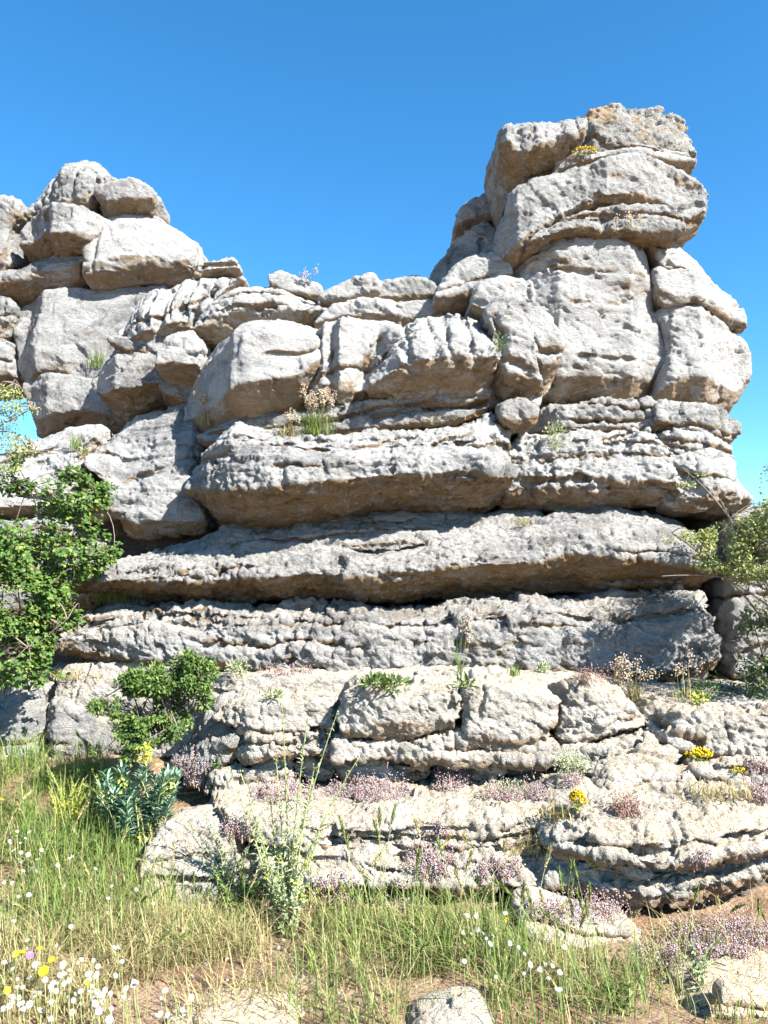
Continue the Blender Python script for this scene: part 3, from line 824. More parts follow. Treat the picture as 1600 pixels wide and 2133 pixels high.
G_BEDS = 'long beds of the central wall'
rock('rock_layer', 'recessed brown bed under the middle row of blocks', [(400, 905), (450, 880), (560, 862), (640, 850), (780, 836), (900, 816), (990, 808), (1018, 814), (1018, 852), (990, 880), (880, 900), (780, 900), (640, 912), (520, 920)],
     5.85, .9, .05, ROUND, [(400, .3), (560, .15), (780, .02), (1018, 0)], [([(780, 870), (900, 852), (1010, 838)], .018, .12), ([(850, 846), (1010, 822)], .014, .08)], beds=.7, facet=.3, lump=.03, mat='band', cat='rock layer', group=G_BEDS)
rock('rock_layer', 'rough ragged bed carrying the grass tufts', [(408, 946), (412, 905), (452, 880), (520, 866), (580, 888), (640, 902), (760, 890), (900, 880), (1010, 868), (1030, 852), (1054, 850), (1064, 870), (1068, 950), (1000, 962), (900, 950), (800, 955), (700, 962), (560, 958), (430, 952)],
     5.55, 1.1, .06, [(0, .07), (.2, .0), (.5, .02), (1, .42)], [(405, .32), (470, .06), (560, .06), (1000, 0), (1068, .12)], [([(700, 938), (800, 928), (900, 932), (980, 918)], .02, .12), ([(540, 932), (640, 940), (700, 938)], .018, .10)], facet=.45, beds=.5, rough=1.5, lump=.05, mat='pale', cat='rock layer', group=G_BEDS, pits=.6)
rock('rock_layer', 'thick overhanging bed with a broad brown belly', [(362, 1010), (366, 950), (410, 930), (560, 936), (700, 944), (850, 930), (940, 924), (1030, 930), (1070, 950), (1072, 1000), (1060, 1044), (950, 1050), (800, 1064), (650, 1084), (520, 1096), (420, 1082), (374, 1052)],
     5.4, 1.3, .09, [(0, .72), (.14, .5), (.3, .24), (.42, .06), (.5, 0), (.8, .03), (1, .16)], [(362, .50), (420, .22), (490, .06), (600, 0), (1000, .04), (1075, .14)], [([(1060, 930), (1050, 1000), (1058, 1040)], .02, .08)], lump=.045, facet=.3, rough=1.4, mat='grey', cat='rock layer', joints=4, group=G_BEDS, pits=.6)
rock('rock_layer', 'dark sloping bed shaded beneath the brown bellied overhang', [(200, 1190), (300, 1150), (420, 1116), (500, 1090), (600, 1074), (750, 1062), (1000, 1056), (1130, 1062), (1180, 1090), (1000, 1130), (700, 1150), (300, 1200)],
     5.75, .9, .04, [(0, -.1), (.5, .05), (1, .55)], None, [([(600, 1100), (900, 1085), (1100, 1082)], .02, .06)], beds=.5, facet=.4, rough=1.3, mat='band', cat='rock layer', group=G_BEDS)
rock('rock_layer', 'long sunlit bed with an undercut brown edge across the wall', [(70, 1226), (90, 1184), (200, 1168), (300, 1160), (400, 1146), (500, 1132), (700, 1122), (900, 1104), (1060, 1090), (1160, 1070), (1220, 1052), (1290, 1042), (1400, 1054), (1480, 1080), (1506, 1120), (1512, 1200), (1507, 1243), (1400, 1246), (1250, 1240), (1000, 1240), (800, 1240), (600, 1246), (400, 1250), (280, 1250), (150, 1240)],
     5.46, 1.3, .08, [(0, .48), (.14, .30), (.3, .10), (.4, .0), (.5, 0), (.7, .08), (1, .55)], [(120, .12), (200, .08), (300, .05), (500, 0), (900, -.02), (1300, .05), (1512, .2)], [([(120, 1200), (300, 1192), (500, 1200)], .02, .06), ([(800, 1196), (1000, 1204), (1130, 1210), (1300, 1204), (1460, 1206)], .016, .12), ([(300, 1214), (480, 1218), (700, 1210)], .014, .06), ([(1178, 1120), (1182, 1200)], .012, .06), ([(1330, 1060), (1340, 1200)], .015, .05)], lump=.045, facet=.3, rough=1.4, mat='band', cat='rock layer', joints=4, group=G_BEDS, pits=.7)
rock('rock_layer', 'rugged fissured bed standing on the ledge at mid height', [(86, 1368), (98, 1316), (130, 1292), (200, 1266), (330, 1262), (450, 1266), (560, 1276), (620, 1262), (720, 1266), (900, 1268), (1000, 1262), (1060, 1252), (1200, 1246), (1350, 1246), (1480, 1240), (1506, 1258), (1510, 1400), (1480, 1424), (1300, 1426), (1050, 1424), (950, 1420), (800, 1424), (600, 1414), (450, 1400), (300, 1390), (170, 1390)],
     5.36, 1.2, .07, [(0, .20), (.10, .08), (.2, .01), (.5, 0), (.75, .03), (.9, .12), (1, .30)], [(86, .16), (200, .12), (330, .08), (600, .03), (900, 0), (1100, .02), (1510, .22)], [([(130, 1304), (220, 1312), (340, 1300), (420, 1312)], .025, .16), ([(420, 1340), (560, 1352), (640, 1340), (760, 1350)], .02, .10), ([(1020, 1300), (1120, 1308), (1320, 1306)], .02, .12), ([(600, 1280), (612, 1330), (604, 1390)], .014, .08), ([(940, 1290), (952, 1340)], .04, .04), ([(820, 1335), (930, 1342), (1040, 1350)], .015, .08)], lump=.05, facet=.85, rough=1.6, mat='slate', cat='rock layer', seams=3, joints=7, group=G_BEDS, pits=.6)
rn = rock_set('rock_wall', 'dark jointed rock wall behind the hawthorn at the right edge', at(1590, 1420, 5.8), 'rock wall', G_BEDS)
rock('block', None, [(1516, 1120), (1540, 1070), (1700, 1050), (1700, 1190), (1520, 1195)], 5.75, 1.0, .06, FACE, None, (), facet=.5, mat='band', parent=rn)
rock('block', None, [(1520, 1200), (1560, 1192), (1700, 1190), (1700, 1246), (1522, 1248)], 5.7, 1.0, .06, UNDER, None, (), facet=.5, mat='band', parent=rn)
rock('block', None, [(1518, 1262), (1600, 1248), (1700, 1248), (1700, 1440), (1516, 1424)], 5.66, 1.0, .07, FACE, None, (), facet=.7, mat='band', parent=rn)

# --- the ledge in front of the wall
G_LEDGE = 'courses of the pale front ledge'
YK = 4.6
rock('rock_ledge', 'pale flat shelf between the wall and the front ledge', [(60, 1600), (66, 1410), (180, 1392), (300, 1400), (440, 1412), (520, 1412), (700, 1408), (860, 1404), (1000, 1404), (1230, 1408), (1330, 1440), (1500, 1446), (1680, 1450), (1680, 1560)],
     5.0, 1.1, .05, [(0, 0), (.6, 0), (1, .1)], [(60, .5), (300, .35), (460, .1), (700, -.02), (1680, 0)], (), lump=.03, facet=.2, mat='cream', cat='rock ledge')
ka = rock_set('rock_ledge', 'upper course of cream blocks split by dark vertical joints', at(900, 1560, YK), 'rock ledge', G_LEDGE)
LF = [(0, .05), (.08, .005), (.2, 0), (.8, .01), (.92, .03), (1, .08)]
rock('block', 'worn grey corner block at the shrub', [(322, 1640), (340, 1590), (364, 1540), (400, 1504), (440, 1480), (486, 1476), (500, 1520), (494, 1580), (470, 1606), (420, 1640), (370, 1650)], YK + .12, .9, .10, [(0, .05), (.4, 0), (1, .4)], [(322, .4), (400, .08), (500, 0)], (), facet=.7, lump=.05, rough=1.3, mat='band', parent=ka, back=.03, grow=-.004, seams=0)
rock('block', None, [(432, 1506), (440, 1472), (500, 1456), (560, 1447), (640, 1442), (704, 1440), (708, 1500), (694, 1530), (600, 1534), (500, 1524), (450, 1516)], YK + .06, .9, .07, LF, [(430, .12), (520, .02), (708, .02)], (), facet=.6, lump=.05, rough=1.4, mat='cream', parent=ka, back=.03, grow=-.004, seams=0)
rock('block', None, [(702, 1536), (706, 1486), (722, 1446), (800, 1434), (930, 1426), (958, 1438), (966, 1470), (957, 1522), (920, 1540), (850, 1546), (800, 1534), (740, 1542)], YK - .03, 1.0, .07, LF, [(700, .03), (740, 0), (966, .02)], (), facet=.5, lump=.05, rough=1.3, mat='cream', parent=ka, back=.03, grow=-.004, seams=0, pits=.4)
rock('block', None, [(970, 1534), (966, 1480), (974, 1444), (1000, 1430), (1060, 1426), (1150, 1440), (1180, 1458), (1164, 1484), (1152, 1532), (1120, 1550), (1050, 1548), (985, 1542)], YK - .06, 1.0, .07, LF, [(966, .02), (1000, 0), (1180, .02)], (), facet=.4, lump=.04, rough=1.3, mat='cream', parent=ka, back=.03, grow=-.004, seams=0, pits=.4)
rock('block', None, [(1160, 1546), (1162, 1510), (1170, 1478), (1190, 1450), (1232, 1426), (1290, 1440), (1340, 1480), (1358, 1512), (1350, 1526), (1300, 1536), (1260, 1552), (1200, 1558)], YK - .02, 1.0, .08, LF, [(1160, .02), (1200, 0), (1358, .08)], [([(1250, 1530), (1300, 1510), (1350, 1508)], .015, .06)], facet=.4, lump=.04, rough=1.3, mat='cream', parent=ka, back=.03, grow=-.004, seams=0, pits=.4)
rock('block', None, [(1362, 1552), (1358, 1506), (1400, 1482), (1480, 1470), (1600, 1472), (1700, 1476), (1700, 1590), (1560, 1586), (1500, 1572), (1440, 1558), (1400, 1562)], YK - .05, 1.0, .06, LF, [(1358, .12), (1400, .02), (1700, .0)], [([(1370, 1500), (1430, 1540), (1470, 1552)], .025, .10)], facet=.8, lump=.05, rough=1.4, mat='cream', parent=ka, back=.03, grow=-.004, seams=0)
kb = rock_set('rock_ledge', 'broken second course of cream blocks below the jointed ones', at(850, 1620, YK), 'rock ledge', G_LEDGE)
LB = [(0, .07), (.12, .01), (.3, 0), (.85, .01), (1, .06)]
rock('block', None, [(476, 1584), (486, 1536), (500, 1514), (560, 1522), (640, 1528), (702, 1528), (700, 1576), (640, 1586), (560, 1582), (500, 1592)], YK + .03, .8, .06, LB, [(476, .15), (530, 0), (702, .0)], (), facet=.7, lump=.05, rough=1.4, mat='cream', parent=kb, back=.03, grow=.0)
rock('block', None, [(688, 1590), (696, 1542), (740, 1538), (800, 1540), (880, 1544), (914, 1540), (914, 1580), (880, 1592), (820, 1586), (760, 1592)], YK - .03, .8, .06, LB, None, (), facet=.7, lump=.05, rough=1.4, mat='cream', parent=kb, back=.03, grow=.0)
rock('block', None, [(918, 1582), (924, 1544), (940, 1534), (980, 1540), (1060, 1548), (1140, 1544), (1156, 1560), (1146, 1590), (1050, 1592), (980, 1588)], YK - .04, .8, .06, LB, None, (), facet=.7, lump=.05, rough=1.4, mat='cream', parent=kb, back=.03, grow=.0)
rock('block', None, [(1150, 1590), (1170, 1558), (1260, 1548), (1345, 1526), (1366, 1540), (1362, 1590), (1300, 1600), (1220, 1604)], YK + .0, .8, .05, LB, None, (), facet=.4, lump=.03, mat='cream', parent=kb, back=.03, grow=.0)
rock('block', None, [(1440, 1600), (1500, 1578), (1560, 1574), (1700, 1584), (1700, 1660), (1560, 1640), (1480, 1626)], YK - .12, .8, .05, LB, None, (), facet=.8, lump=.05, mat='cream', parent=kb, back=.03, grow=.0)
kc = rock_set('rock_ledge', 'crumbling third course with dark hollows above the pink stonecrop', at(800, 1680, YK), 'rock ledge', G_LEDGE)
for q, (pl, dy) in enumerate([
        ([(506, 1640), (512, 1590), (560, 1584), (600, 1590), (604, 1640), (560, 1650)], .0),
        ([(604, 1618), (610, 1588), (660, 1582), (700, 1590), (690, 1622), (650, 1630)], .06),
        ([(708, 1616), (720, 1592), (780, 1588), (830, 1590), (890, 1594), (902, 1606), (890, 1624), (830, 1626), (770, 1622)], .0),
        ([(904, 1616), (916, 1590), (950, 1586), (990, 1592), (988, 1622), (940, 1626)], .05),
        ([(982, 1618), (988, 1592), (1040, 1588), (1054, 1606), (1046, 1624), (1008, 1630)], -.04),
        ([(1056, 1622), (1062, 1592), (1110, 1590), (1146, 1596), (1140, 1626), (1090, 1632)], .06),
        ([(520, 1680), (528, 1636), (580, 1632), (640, 1640), (690, 1650), (684, 1684), (600, 1690)], .1),
        ([(744, 1664), (752, 1634), (776, 1630), (786, 1650), (780, 1672)], .12),
        ([(420, 1650), (440, 1604), (490, 1592), (512, 1610), (506, 1656), (460, 1668)], .0)]):
    rock('block', None, pl, YK + .1 + dy, .5, .05, LB, None, (), facet=.8, lump=.04, rough=1.3, mat='cream', parent=kc, back=.03, grow=.0)
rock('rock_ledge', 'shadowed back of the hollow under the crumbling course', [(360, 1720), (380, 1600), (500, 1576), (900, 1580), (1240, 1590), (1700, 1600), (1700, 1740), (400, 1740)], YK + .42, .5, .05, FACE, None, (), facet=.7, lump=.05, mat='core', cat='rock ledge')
rock('boulder', 'blocky cream boulder sitting on the lower step', [(1238, 1682), (1246, 1630), (1226, 1606), (1240, 1588), (1300, 1572), (1380, 1566), (1424, 1590), (1444, 1622), (1450, 1674), (1424, 1700), (1340, 1702), (1260, 1698)], YK - .28, .6, .07, [(0, .05), (.3, 0), (.6, .05), (1, .28)], [(1226, .12), (1270, 0), (1450, .08)], [([(1246, 1636), (1330, 1630), (1440, 1640)], .012, .05)], facet=.9, lump=.05, rough=1.4, mat='cream')
rock('boulder', 'small round stone beside the lower yellow stonecrop', [(1142, 1660), (1146, 1638), (1164, 1628), (1188, 1632), (1196, 1656), (1182, 1680), (1156, 1678)], YK - .3, .3, .06, ROUND, None, (), mat='cream', vox=.011)
rock('boulder', 'grey stone between the yellow stonecrop and the blocky boulder', [(1200, 1664), (1204, 1636), (1220, 1626), (1238, 1640), (1240, 1672), (1222, 1684)], YK - .22, .3, .05, ROUND, None, (), mat='cream', vox=.011)
rock('rock_ledge', 'sloping scree of cream rubble at the right edge of the step', [(1440, 1690), (1450, 1640), (1500, 1622), (1580, 1630), (1700, 1650), (1700, 1740), (1440, 1740)], YK - .35, .7, .06, [(0, 0), (.5, .15), (1, .5)], None, (), facet=.8, lump=.04, mat='cream', cat='rock ledge')

G_STEP = 'beds of the lower step'
YP = 4.02
ST = [(0, .14), (.15, .03), (.35, 0), (.7, .04), (.85, .12), (1, .30)]
rock('rock_layer', 'broad tan step bed below the pink stonecrop', [(382, 1756), (392, 1716), (440, 1702), (560, 1706), (700, 1702), (900, 1696), (1050, 1696), (1190, 1690), (1220, 1720), (1210, 1756), (1060, 1772), (960, 1782), (850, 1782), (770, 1784), (700, 1770), (600, 1776), (480, 1768)],
     YP, 1.0, .06, ST, [(380, .3), (460, .1), (700, .0), (960, .02), (1220, .1)], [([(690, 1720), (700, 1770)], .018, .1)], facet=.6, lump=.05, rough=1.4, mat='cream', cat='rock layer', group=G_STEP, back=.04, grow=.0, vox=None)
rock('rock_layer', 'tan upper lip of the rounded outcrop at the right', [(1152, 1780), (1166, 1740), (1200, 1716), (1260, 1704), (1400, 1696), (1540, 1700), (1700, 1690), (1700, 1780), (1570, 1790), (1480, 1796), (1390, 1808), (1340, 1812), (1240, 1800), (1180, 1792)],
     YP - .24, 1.2, .06, [(0, .10), (.12, .02), (.3, 0), (.55, .10), (.8, .26), (1, .55)], [(1150, .16), (1240, .04), (1350, -.03), (1480, .0), (1700, .1)], [([(1200, 1770), (1330, 1776), (1480, 1760), (1600, 1750)], .012, .05)], facet=.6, lump=.04, rough=1.4, mat='cream', cat='rock layer', group=G_STEP, back=.04, grow=.0, vox=None)
rock('rock_layer', 'crusty white middle bed of the rounded outcrop at the right', [(1104, 1860), (1112, 1830), (1140, 1800), (1210, 1790), (1330, 1804), (1400, 1800), (1480, 1792), (1570, 1782), (1700, 1770), (1700, 1836), (1580, 1866), (1480, 1888), (1400, 1896), (1300, 1890), (1240, 1884), (1160, 1884)],
     YP - .16, 1.0, .05, [(0, .22), (.15, .08), (.35, 0), (.8, .02), (1, .10)], [(1104, .16), (1180, .05), (1320, -.02), (1450, .03), (1600, .12), (1700, .2)], [([(1210, 1830), (1212, 1880)], .02, .12)], facet=1.0, lump=.05, rough=1.7, mat='cream', cat='rock layer', group=G_STEP, back=.04, grow=.0, vox=None, pits=.8)
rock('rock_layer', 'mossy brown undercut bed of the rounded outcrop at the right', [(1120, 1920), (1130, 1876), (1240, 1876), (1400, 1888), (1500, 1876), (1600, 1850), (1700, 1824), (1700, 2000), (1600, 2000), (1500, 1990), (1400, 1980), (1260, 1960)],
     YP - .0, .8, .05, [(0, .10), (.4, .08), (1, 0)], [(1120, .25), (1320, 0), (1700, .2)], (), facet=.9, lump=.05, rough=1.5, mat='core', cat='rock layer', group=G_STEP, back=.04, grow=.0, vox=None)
rock('rock_layer', 'crumbly low bed between the step and the rounded outcrop', [(400, 1900), (410, 1800), (440, 1770), (560, 1772), (620, 1778), (760, 1776), (900, 1790), (1060, 1796), (1190, 1800), (1180, 1856), (1060, 1868), (1000, 1864), (860, 1852), (700, 1850), (600, 1870), (480, 1910)],
     YP - .14, .9, .05, [(0, .10), (.2, 0), (.5, .06), (1, .30)], [(400, .35), (548, .16), (660, .02), (1120, .08)], [([(800, 1800), (960, 1830), (1060, 1840)], .014, .10), ([(600, 1810), (760, 1818), (840, 1834)], .012, .07)], facet=.8, beds=.5, lump=.04, rough=1.4, mat='cream', cat='rock layer', group=G_STEP, back=.04, grow=.0, vox=None)
rock('rock_layer', 'lowest dusty bed sinking into the soil behind the grass', [(460, 1960), (500, 1900), (660, 1880), (800, 1870), (960, 1870), (1110, 1876), (1120, 1960), (1000, 1970), (700, 1970)],
     YP - .02, .8, .05, [(0, -.05), (.4, .0), (1, .2)], None, (), facet=.6, lump=.05, rough=1.2, mat='cream', cat='rock layer', group=G_STEP, back=.04, grow=.0, vox=None)
rock('stone_slab', 'loose tilted slab lying under the rounded outcrop', [(1098, 1918), (1116, 1904), (1150, 1908), (1210, 1924), (1316, 1934), (1326, 1960), (1290, 1976), (1214, 1976), (1150, 1948)],
     YP - .48, .45, .04, [(0, .06), (.3, 0), (.6, .05), (1, .2)], [(1098, .06), (1200, 0), (1326, .1)], (), lump=.02, mat='cream', cat='stone slab', vox=.011)
rock('rock_ledge', 'rounded grey rock bench at the left edge behind the grass', [(-80, 1590), (-80, 1470), (-10, 1442), (50, 1416), (120, 1408), (200, 1424), (250, 1430), (270, 1500), (264, 1600), (150, 1610), (60, 1600)],
     5.35, 1.0, .12, [(0, .0), (.4, 0), (.7, .08), (1, .4)], [(-80, .1), (60, .02), (90, .12), (130, .0), (270, .1)], [([(100, 1430), (80, 1480), (76, 1570)], .05, .14), ([(140, 1450), (230, 1480)], .02, .06), ([(170, 1430), (210, 1470), (220, 1520)], .02, .05)], facet=.5, lump=.05, mat='band', cat='rock ledge')
rock('stone_slab', 'flat tan slab poking out of the grass at the spurge', [(296, 1780), (320, 1744), (350, 1724), (410, 1716), (470, 1740), (490, 1776), (480, 1860), (400, 1880), (310, 1860)], 3.95, .5, .05, [(0, 0), (.4, .0), (1, .25)], None, (), lump=.03, facet=.3, mat='cream', cat='stone slab', vox=.012)
rock('stone_slab', 'worn tan rock patch in the soil at the bottom edge', [(310, 2230), (320, 2186), (400, 2166), (500, 2162), (590, 2172), (620, 2190), (630, 2240)], 2.75, .34, .04, [(0, -.1), (.5, 0), (1, .22)], None, (), lump=.02, rough=.6, mat='tan', cat='stone slab', vox=.01, back=.0)
rock('stone', 'pale rounded stone among the grass at the bottom edge', [(846, 2200), (864, 2134), (910, 2104), (960, 2086), (1004, 2086), (1026, 2114), (1034, 2200)], 2.72, .26, .07, ROUND, None, (), lump=.02, mat='cream', cat='stone', vox=.01)
rock('stone', 'small brown stone on the soil near the right edge', [(1504, 2098), (1508, 2074), (1524, 2062), (1540, 2070), (1542, 2098), (1524, 2108)], 2.95, .1, .03, ROUND, None, (), lump=.01, rough=.4, seams=0, joints=0, grow=0, back=0, mat='tan', cat='stone', vox=.008, edge=.006)
rock('stone_slab', 'flat tan slab half buried in the soil at the right edge', [(1440, 2150), (1470, 2112), (1540, 2104), (1700, 2092), (1700, 2170), (1500, 2160)], 3.0, .45, .04, [(0, 0), (.5, .05), (1, .35)], None, (), lump=.015, rough=.6, mat='tan', cat='stone slab', vox=.011, back=.0)

# ------------------------------------------------------------------ plant helpers
bpy.context.view_layer.update()
DG = bpy.context.evaluated_depsgraph_get()
CAM_P = Vector((0, 0, EYE))


def hit(px, py):
    """the spot of ground or rock that lies behind a photo pixel"""
    p = at(px, py, 1.0)
    d = (Vector(p) - CAM_P).normalized()
    ok, loc, nrm, idx, ob, mt = scene.ray_cast(DG, CAM_P, d, distance=40)
    if not ok:
        return None, None
    return np.array(loc), np.array(nrm)


def ground_hit(px, py, h=0.0):
    """the ground spot with a point h above it seen at that pixel"""
    lo, hi = 1.5, 8.0
    for _ in range(40):
        y = (lo + hi) / 2
        p = at(px, py, y)
        if p[2] - h > float(ground_z(p[0], p[1])):
            lo = y
        else:
            hi = y
    p = at(px, py, lo)
    p[2] = float(ground_z(p[0], p[1]))
    return p


def unit(a):
    return a / (np.linalg.norm(a, axis=-1, keepdims=True) + 1e-9)


class Acc:
    def __init__(self):
        self.V, self.F, self.n = [], [], 0

    def add(self, V, F):
        V = np.asarray(V, dtype=np.float64).reshape(-1, 3)
        self.V.append(V)
        self.F.append(np.asarray(F, dtype=np.int64) + self.n)
        self.n += len(V)

    def build(self, name, mat, parent=None, origin=None, smooth_shade=False):
        o = mesh_obj(name, np.concatenate(self.V), np.concatenate(self.F), mat, parent, smooth_shade, origin)
        if parent is not None:
            o['kind'] = 'stuff'
        return o

    def stamp(self, tmpl, B, D, U, l, w):
        """place a leaf template (along, side, up) at many bases"""
        tv, tf = tmpl
        B = np.atleast_2d(B)
        D = unit(np.atleast_2d(D))
        S = unit(np.cross(D, U))
        Nn = np.cross(S, D)
        l = np.broadcast_to(l, (len(B),))[:, None, None]
        w = np.broadcast_to(w, (len(B),))[:, None, None]
        P = (B[:, None, :] + D[:, None, :] * tv[None, :, 0:1] * l + S[:, None, :] * tv[None, :, 1:2] * w
             + Nn[:, None, :] * tv[None, :, 2:3] * l)
        k = len(tv)
        F = (tf[None] + (np.arange(len(B)) * k)[:, None, None]).reshape(-1, 3)
        self.add(P.reshape(-1, 3), F)

    def tube(self, pts, r0, r1, sides=5):
        pts = np.asarray(pts, dtype=float)
        n = len(pts)
        tg = unit(np.gradient(pts, axis=0))
        ref = np.array((0.3, 0.2, 1.0)) if abs(tg[:, 2].mean()) < 0.8 else np.array((1.0, 0.3, 0.1))
        a = unit(np.cross(tg, ref))
        b = np.cross(tg, a)
        r = np.linspace(r0, r1, n)[:, None, None]
        th = np.linspace(0, 2 * math.pi, sides, endpoint=False)
        ring = a[:, None, :] * np.cos(th)[None, :, None] + b[:, None, :] * np.sin(th)[None, :, None]
        V = (pts[:, None, :] + ring * r).reshape(-1, 3)
        F = []
        for i in range(n - 1):
            for j in range(sides):
                p, q = i * sides + j, i * sides + (j + 1) % sides
                F += [(p, q, q + sides), (p, q + sides, p + sides)]
        self.add(V, F)


LEAF = (np.array([(0, 0, 0), (.32, -.46, .07), (.32, .46, .07), (.36, 0, 0), (.70, -.34, .04), (.70, .34, .04), (.72, 0, -.03), (1, 0, -.12)]),
        np.array([(0, 3, 1), (0, 2, 3), (1, 3, 6), (1, 6, 4), (3, 2, 5), (3, 5, 6), (4, 6, 7), (6, 5, 7)]))
SMALL = (np.array([(0, 0, 0), (.45, -.5, .08), (.45, .5, .08), (1, 0, -.05)]), np.array([(0, 3, 1), (0, 2, 3)]))
BUD = (np.array([(0, 0, 0), (.5, .5, 0), (.5, -.25, .43), (.5, -.25, -.43), (1, 0, 0)]),
       np.array([(0, 1, 2), (0, 2, 3), (0, 3, 1), (4, 2, 1), (4, 3, 2), (4, 1, 3)]))


def rand_dirs(n):
    return unit(rng.normal(size=(n, 3)))


def blades(acc, B, h, lean, w, head=None):
    """grass blades: base points, heights, lean, width"""
    n = len(B)
    th = rng.uniform(0, 2 * math.pi, n) if head is None else head
    d = np.stack((np.cos(th), np.sin(th), np.zeros(n)), 1)
    s = np.stack((-np.sin(th), np.cos(th), np.zeros(n)), 1)
    h = np.broadcast_to(h, (n,))
    lean = np.broadcast_to(lean, (n,))
    w = np.broadcast_to(w, (n,))
    rows = []
    for t, ww in ((0, .8), (.4, 1.0), (.75, .65), (1, 0)):
        c = B + d * (lean * h * t * t)[:, None] + np.array((0, 0, 1.0)) * (h * t * (1 - 0.35 * np.minimum(lean, 1.2) * t))[:, None]
        if t < 1:
            rows += [c - s * (w * ww / 2)[:, None], c + s * (w * ww / 2)[:, None]]
        else:
            rows.append(c)
    P = np.stack(rows, 1)
    tf = np.array([(0, 1, 3), (0, 3, 2), (2, 3, 5), (2, 5, 4), (4, 5, 6)])
    F = (tf[None] + (np.arange(n) * 7)[:, None, None]).reshape(-1, 3)
    acc.add(P.reshape(-1, 3), F)


def bezier(p0, p1, p2, n=8):
    t = np.linspace(0, 1, n)[:, None]
    return (1 - t) ** 2 * np.asarray(p0) + 2 * t * (1 - t) * np.asarray(p1) + t * t * np.asarray(p2)


def blob_points(blobs, n, seed=0, gap=-0.15, freq=7.0):
    """points spread through a crown made of lobes (px, py, rx, ry, Y, depth); lobes in photo pixels at Y metres"""
    vols = np.array([b[2] * b[3] for b in blobs], dtype=float)
    pick = rng.choice(len(blobs), n * 2, p=vols / vols.sum())
    C = np.array([at(b[0], b[1], b[4]) for b in blobs])[pick]
    R = np.array([(b[2] / FPX * b[4], b[5], b[3] / FPX * b[4]) for b in blobs])[pick]
    u = rand_dirs(n * 2) * (rng.uniform(0, 1, (n * 2, 1)) ** 0.45)
    P = C + u * R
    keep = fbm(P[:, 0] * freq, P[:, 1] * freq, P[:, 2] * freq, 2, 700 + seed) > gap
    P, u = P[keep][:n], u[keep][:n]
    return P, unit(u + 1e-6)


def bush(name, label, cat, root_px, rootY, blobs, n, leaf, leaf_mat_, ll, lw, stems, gap=-0.15, tri=False, seed=0, twigs=60, group=None, root=None):
    base = at(root_px[0], root_px[1], rootY) if root is None else root
    e = empty(name, base)
    tag(e, label, cat, group)
    P, out = blob_points(blobs, n, seed, gap)
    d = unit(rand_dirs(len(P)) * 0.8 + out * 0.6 + np.array((0, 0, -0.15)))
    up = unit(out * 0.4 + np.array((0.25, -0.25, 0.9)) + rand_dirs(len(P)) * 0.45)
    a = Acc()
    L = rng.uniform(0.5, 1.3, len(P)) * ll
    a.stamp(leaf, P, d, up, L, L * lw)
    if tri:
        side = unit(np.cross(d, up))
        for sg in (-1, 1):
            a.stamp(leaf, P - d * 0.1 * ll, unit(d * 0.35 + side * sg), up, L * 0.85, L * 0.85 * lw)
    a.build('foliage', M[leaf_mat_], e)
    w = Acc()
    for pts, r in stems:
        q = np.array([at(x, y, yy) for x, y, yy in pts])
        if len(q) == 3:
            q = bezier(q[0], q[1], q[2], 10)
        w.tube(q, r, r * 0.4, 6)
    idx = rng.choice(len(P), min(twigs, len(P)), replace=False)
    starts = np.concatenate([np.array([at(x, y, yy) for x, y, yy in pts]) for pts, r in stems])
    for i in idx:
        s = starts[np.argmin(np.linalg.norm(starts - P[i], axis=1))]
        mid = (s + P[i]) / 2 + rng.normal(size=3) * 0.05 + np.array((0, 0, 0.04))
        w.tube(bezier(s, mid, P[i], 6), 0.0045, 0.0018, 4)
    w.build('stems', M['wood'], e)
    return e


# ------------------------------------------------------------------ bushes
bush('bramble_bush', 'dense bright green bramble thicket in front of the left rocks', 'bramble', (60, 1480), 5.15,
     [(150, 1040, 85, 50, 5.35, .25), (200, 1020, 40, 30, 5.4, .2), (60, 1150, 100, 85, 5.15, .35), (160, 1140, 75, 70, 5.3, .3), (195, 1160, 35, 40, 5.4, .2),
      (40, 1270, 85, 100, 5.0, .35), (110, 1240, 50, 60, 5.15, .3), (30, 1380, 75, 60, 5.0, .3), (-60, 1200, 90, 160, 5.1, .4), (30, 1010, 50, 22, 5.2, .2), (90, 1340, 35, 40, 5.1, .2), (215, 1000, 18, 16, 5.4, .08), (235, 1150, 20, 26, 5.4, .1), (150, 1290, 26, 22, 5.1, .08), (110, 1420, 40, 20, 5.1, .12), (20, 960, 30, 16, 5.2, .1), (150, 985, 30, 16, 5.3, .1)],
     7600, LEAF, 'bramble', .027, .9,
     [([(40, 1460, 5.2), (70, 1200, 5.1), (200, 1040, 5.4)], .007), ([(20, 1450, 5.2), (40, 1250, 4.95), (150, 1180, 5.1)], .006), ([(0, 1440, 5.1), (60, 1350, 4.9), (140, 1290, 5.0)], .005),
      ([(10, 1460, 5.3), (-20, 1200, 5.2), (60, 1010, 5.2)], .006), ([(60, 1440, 5.2), (120, 1300, 5.0), (240, 1300, 5.2)], .004)], gap=.02, tri=True, seed=1, twigs=130)
shrub_lobes = [(385, 1392, 52, 32, 4.75, .14), (335, 1430, 78, 50, 4.72, .2), (285, 1440, 50, 40, 4.68, .15), (320, 1470, 70, 60, 4.6, .12), (290, 1465, 52, 46, 4.7, .2), (300, 1515, 56, 40, 4.62, .2), (370, 1455, 50, 42, 4.72, .18), (340, 1500, 60, 44, 4.64, .2)]
for _k in range(34):
    _t = rng.uniform(0, 1)
    _cx, _cy = 412 - 172 * _t, 1385 + 150 * _t
    shrub_lobes.append((_cx + rng.normal(0, 42), _cy + rng.normal(0, 26), rng.uniform(10, 26), rng.uniform(10, 24), 4.68 + rng.uniform(-.12, .1), .07))
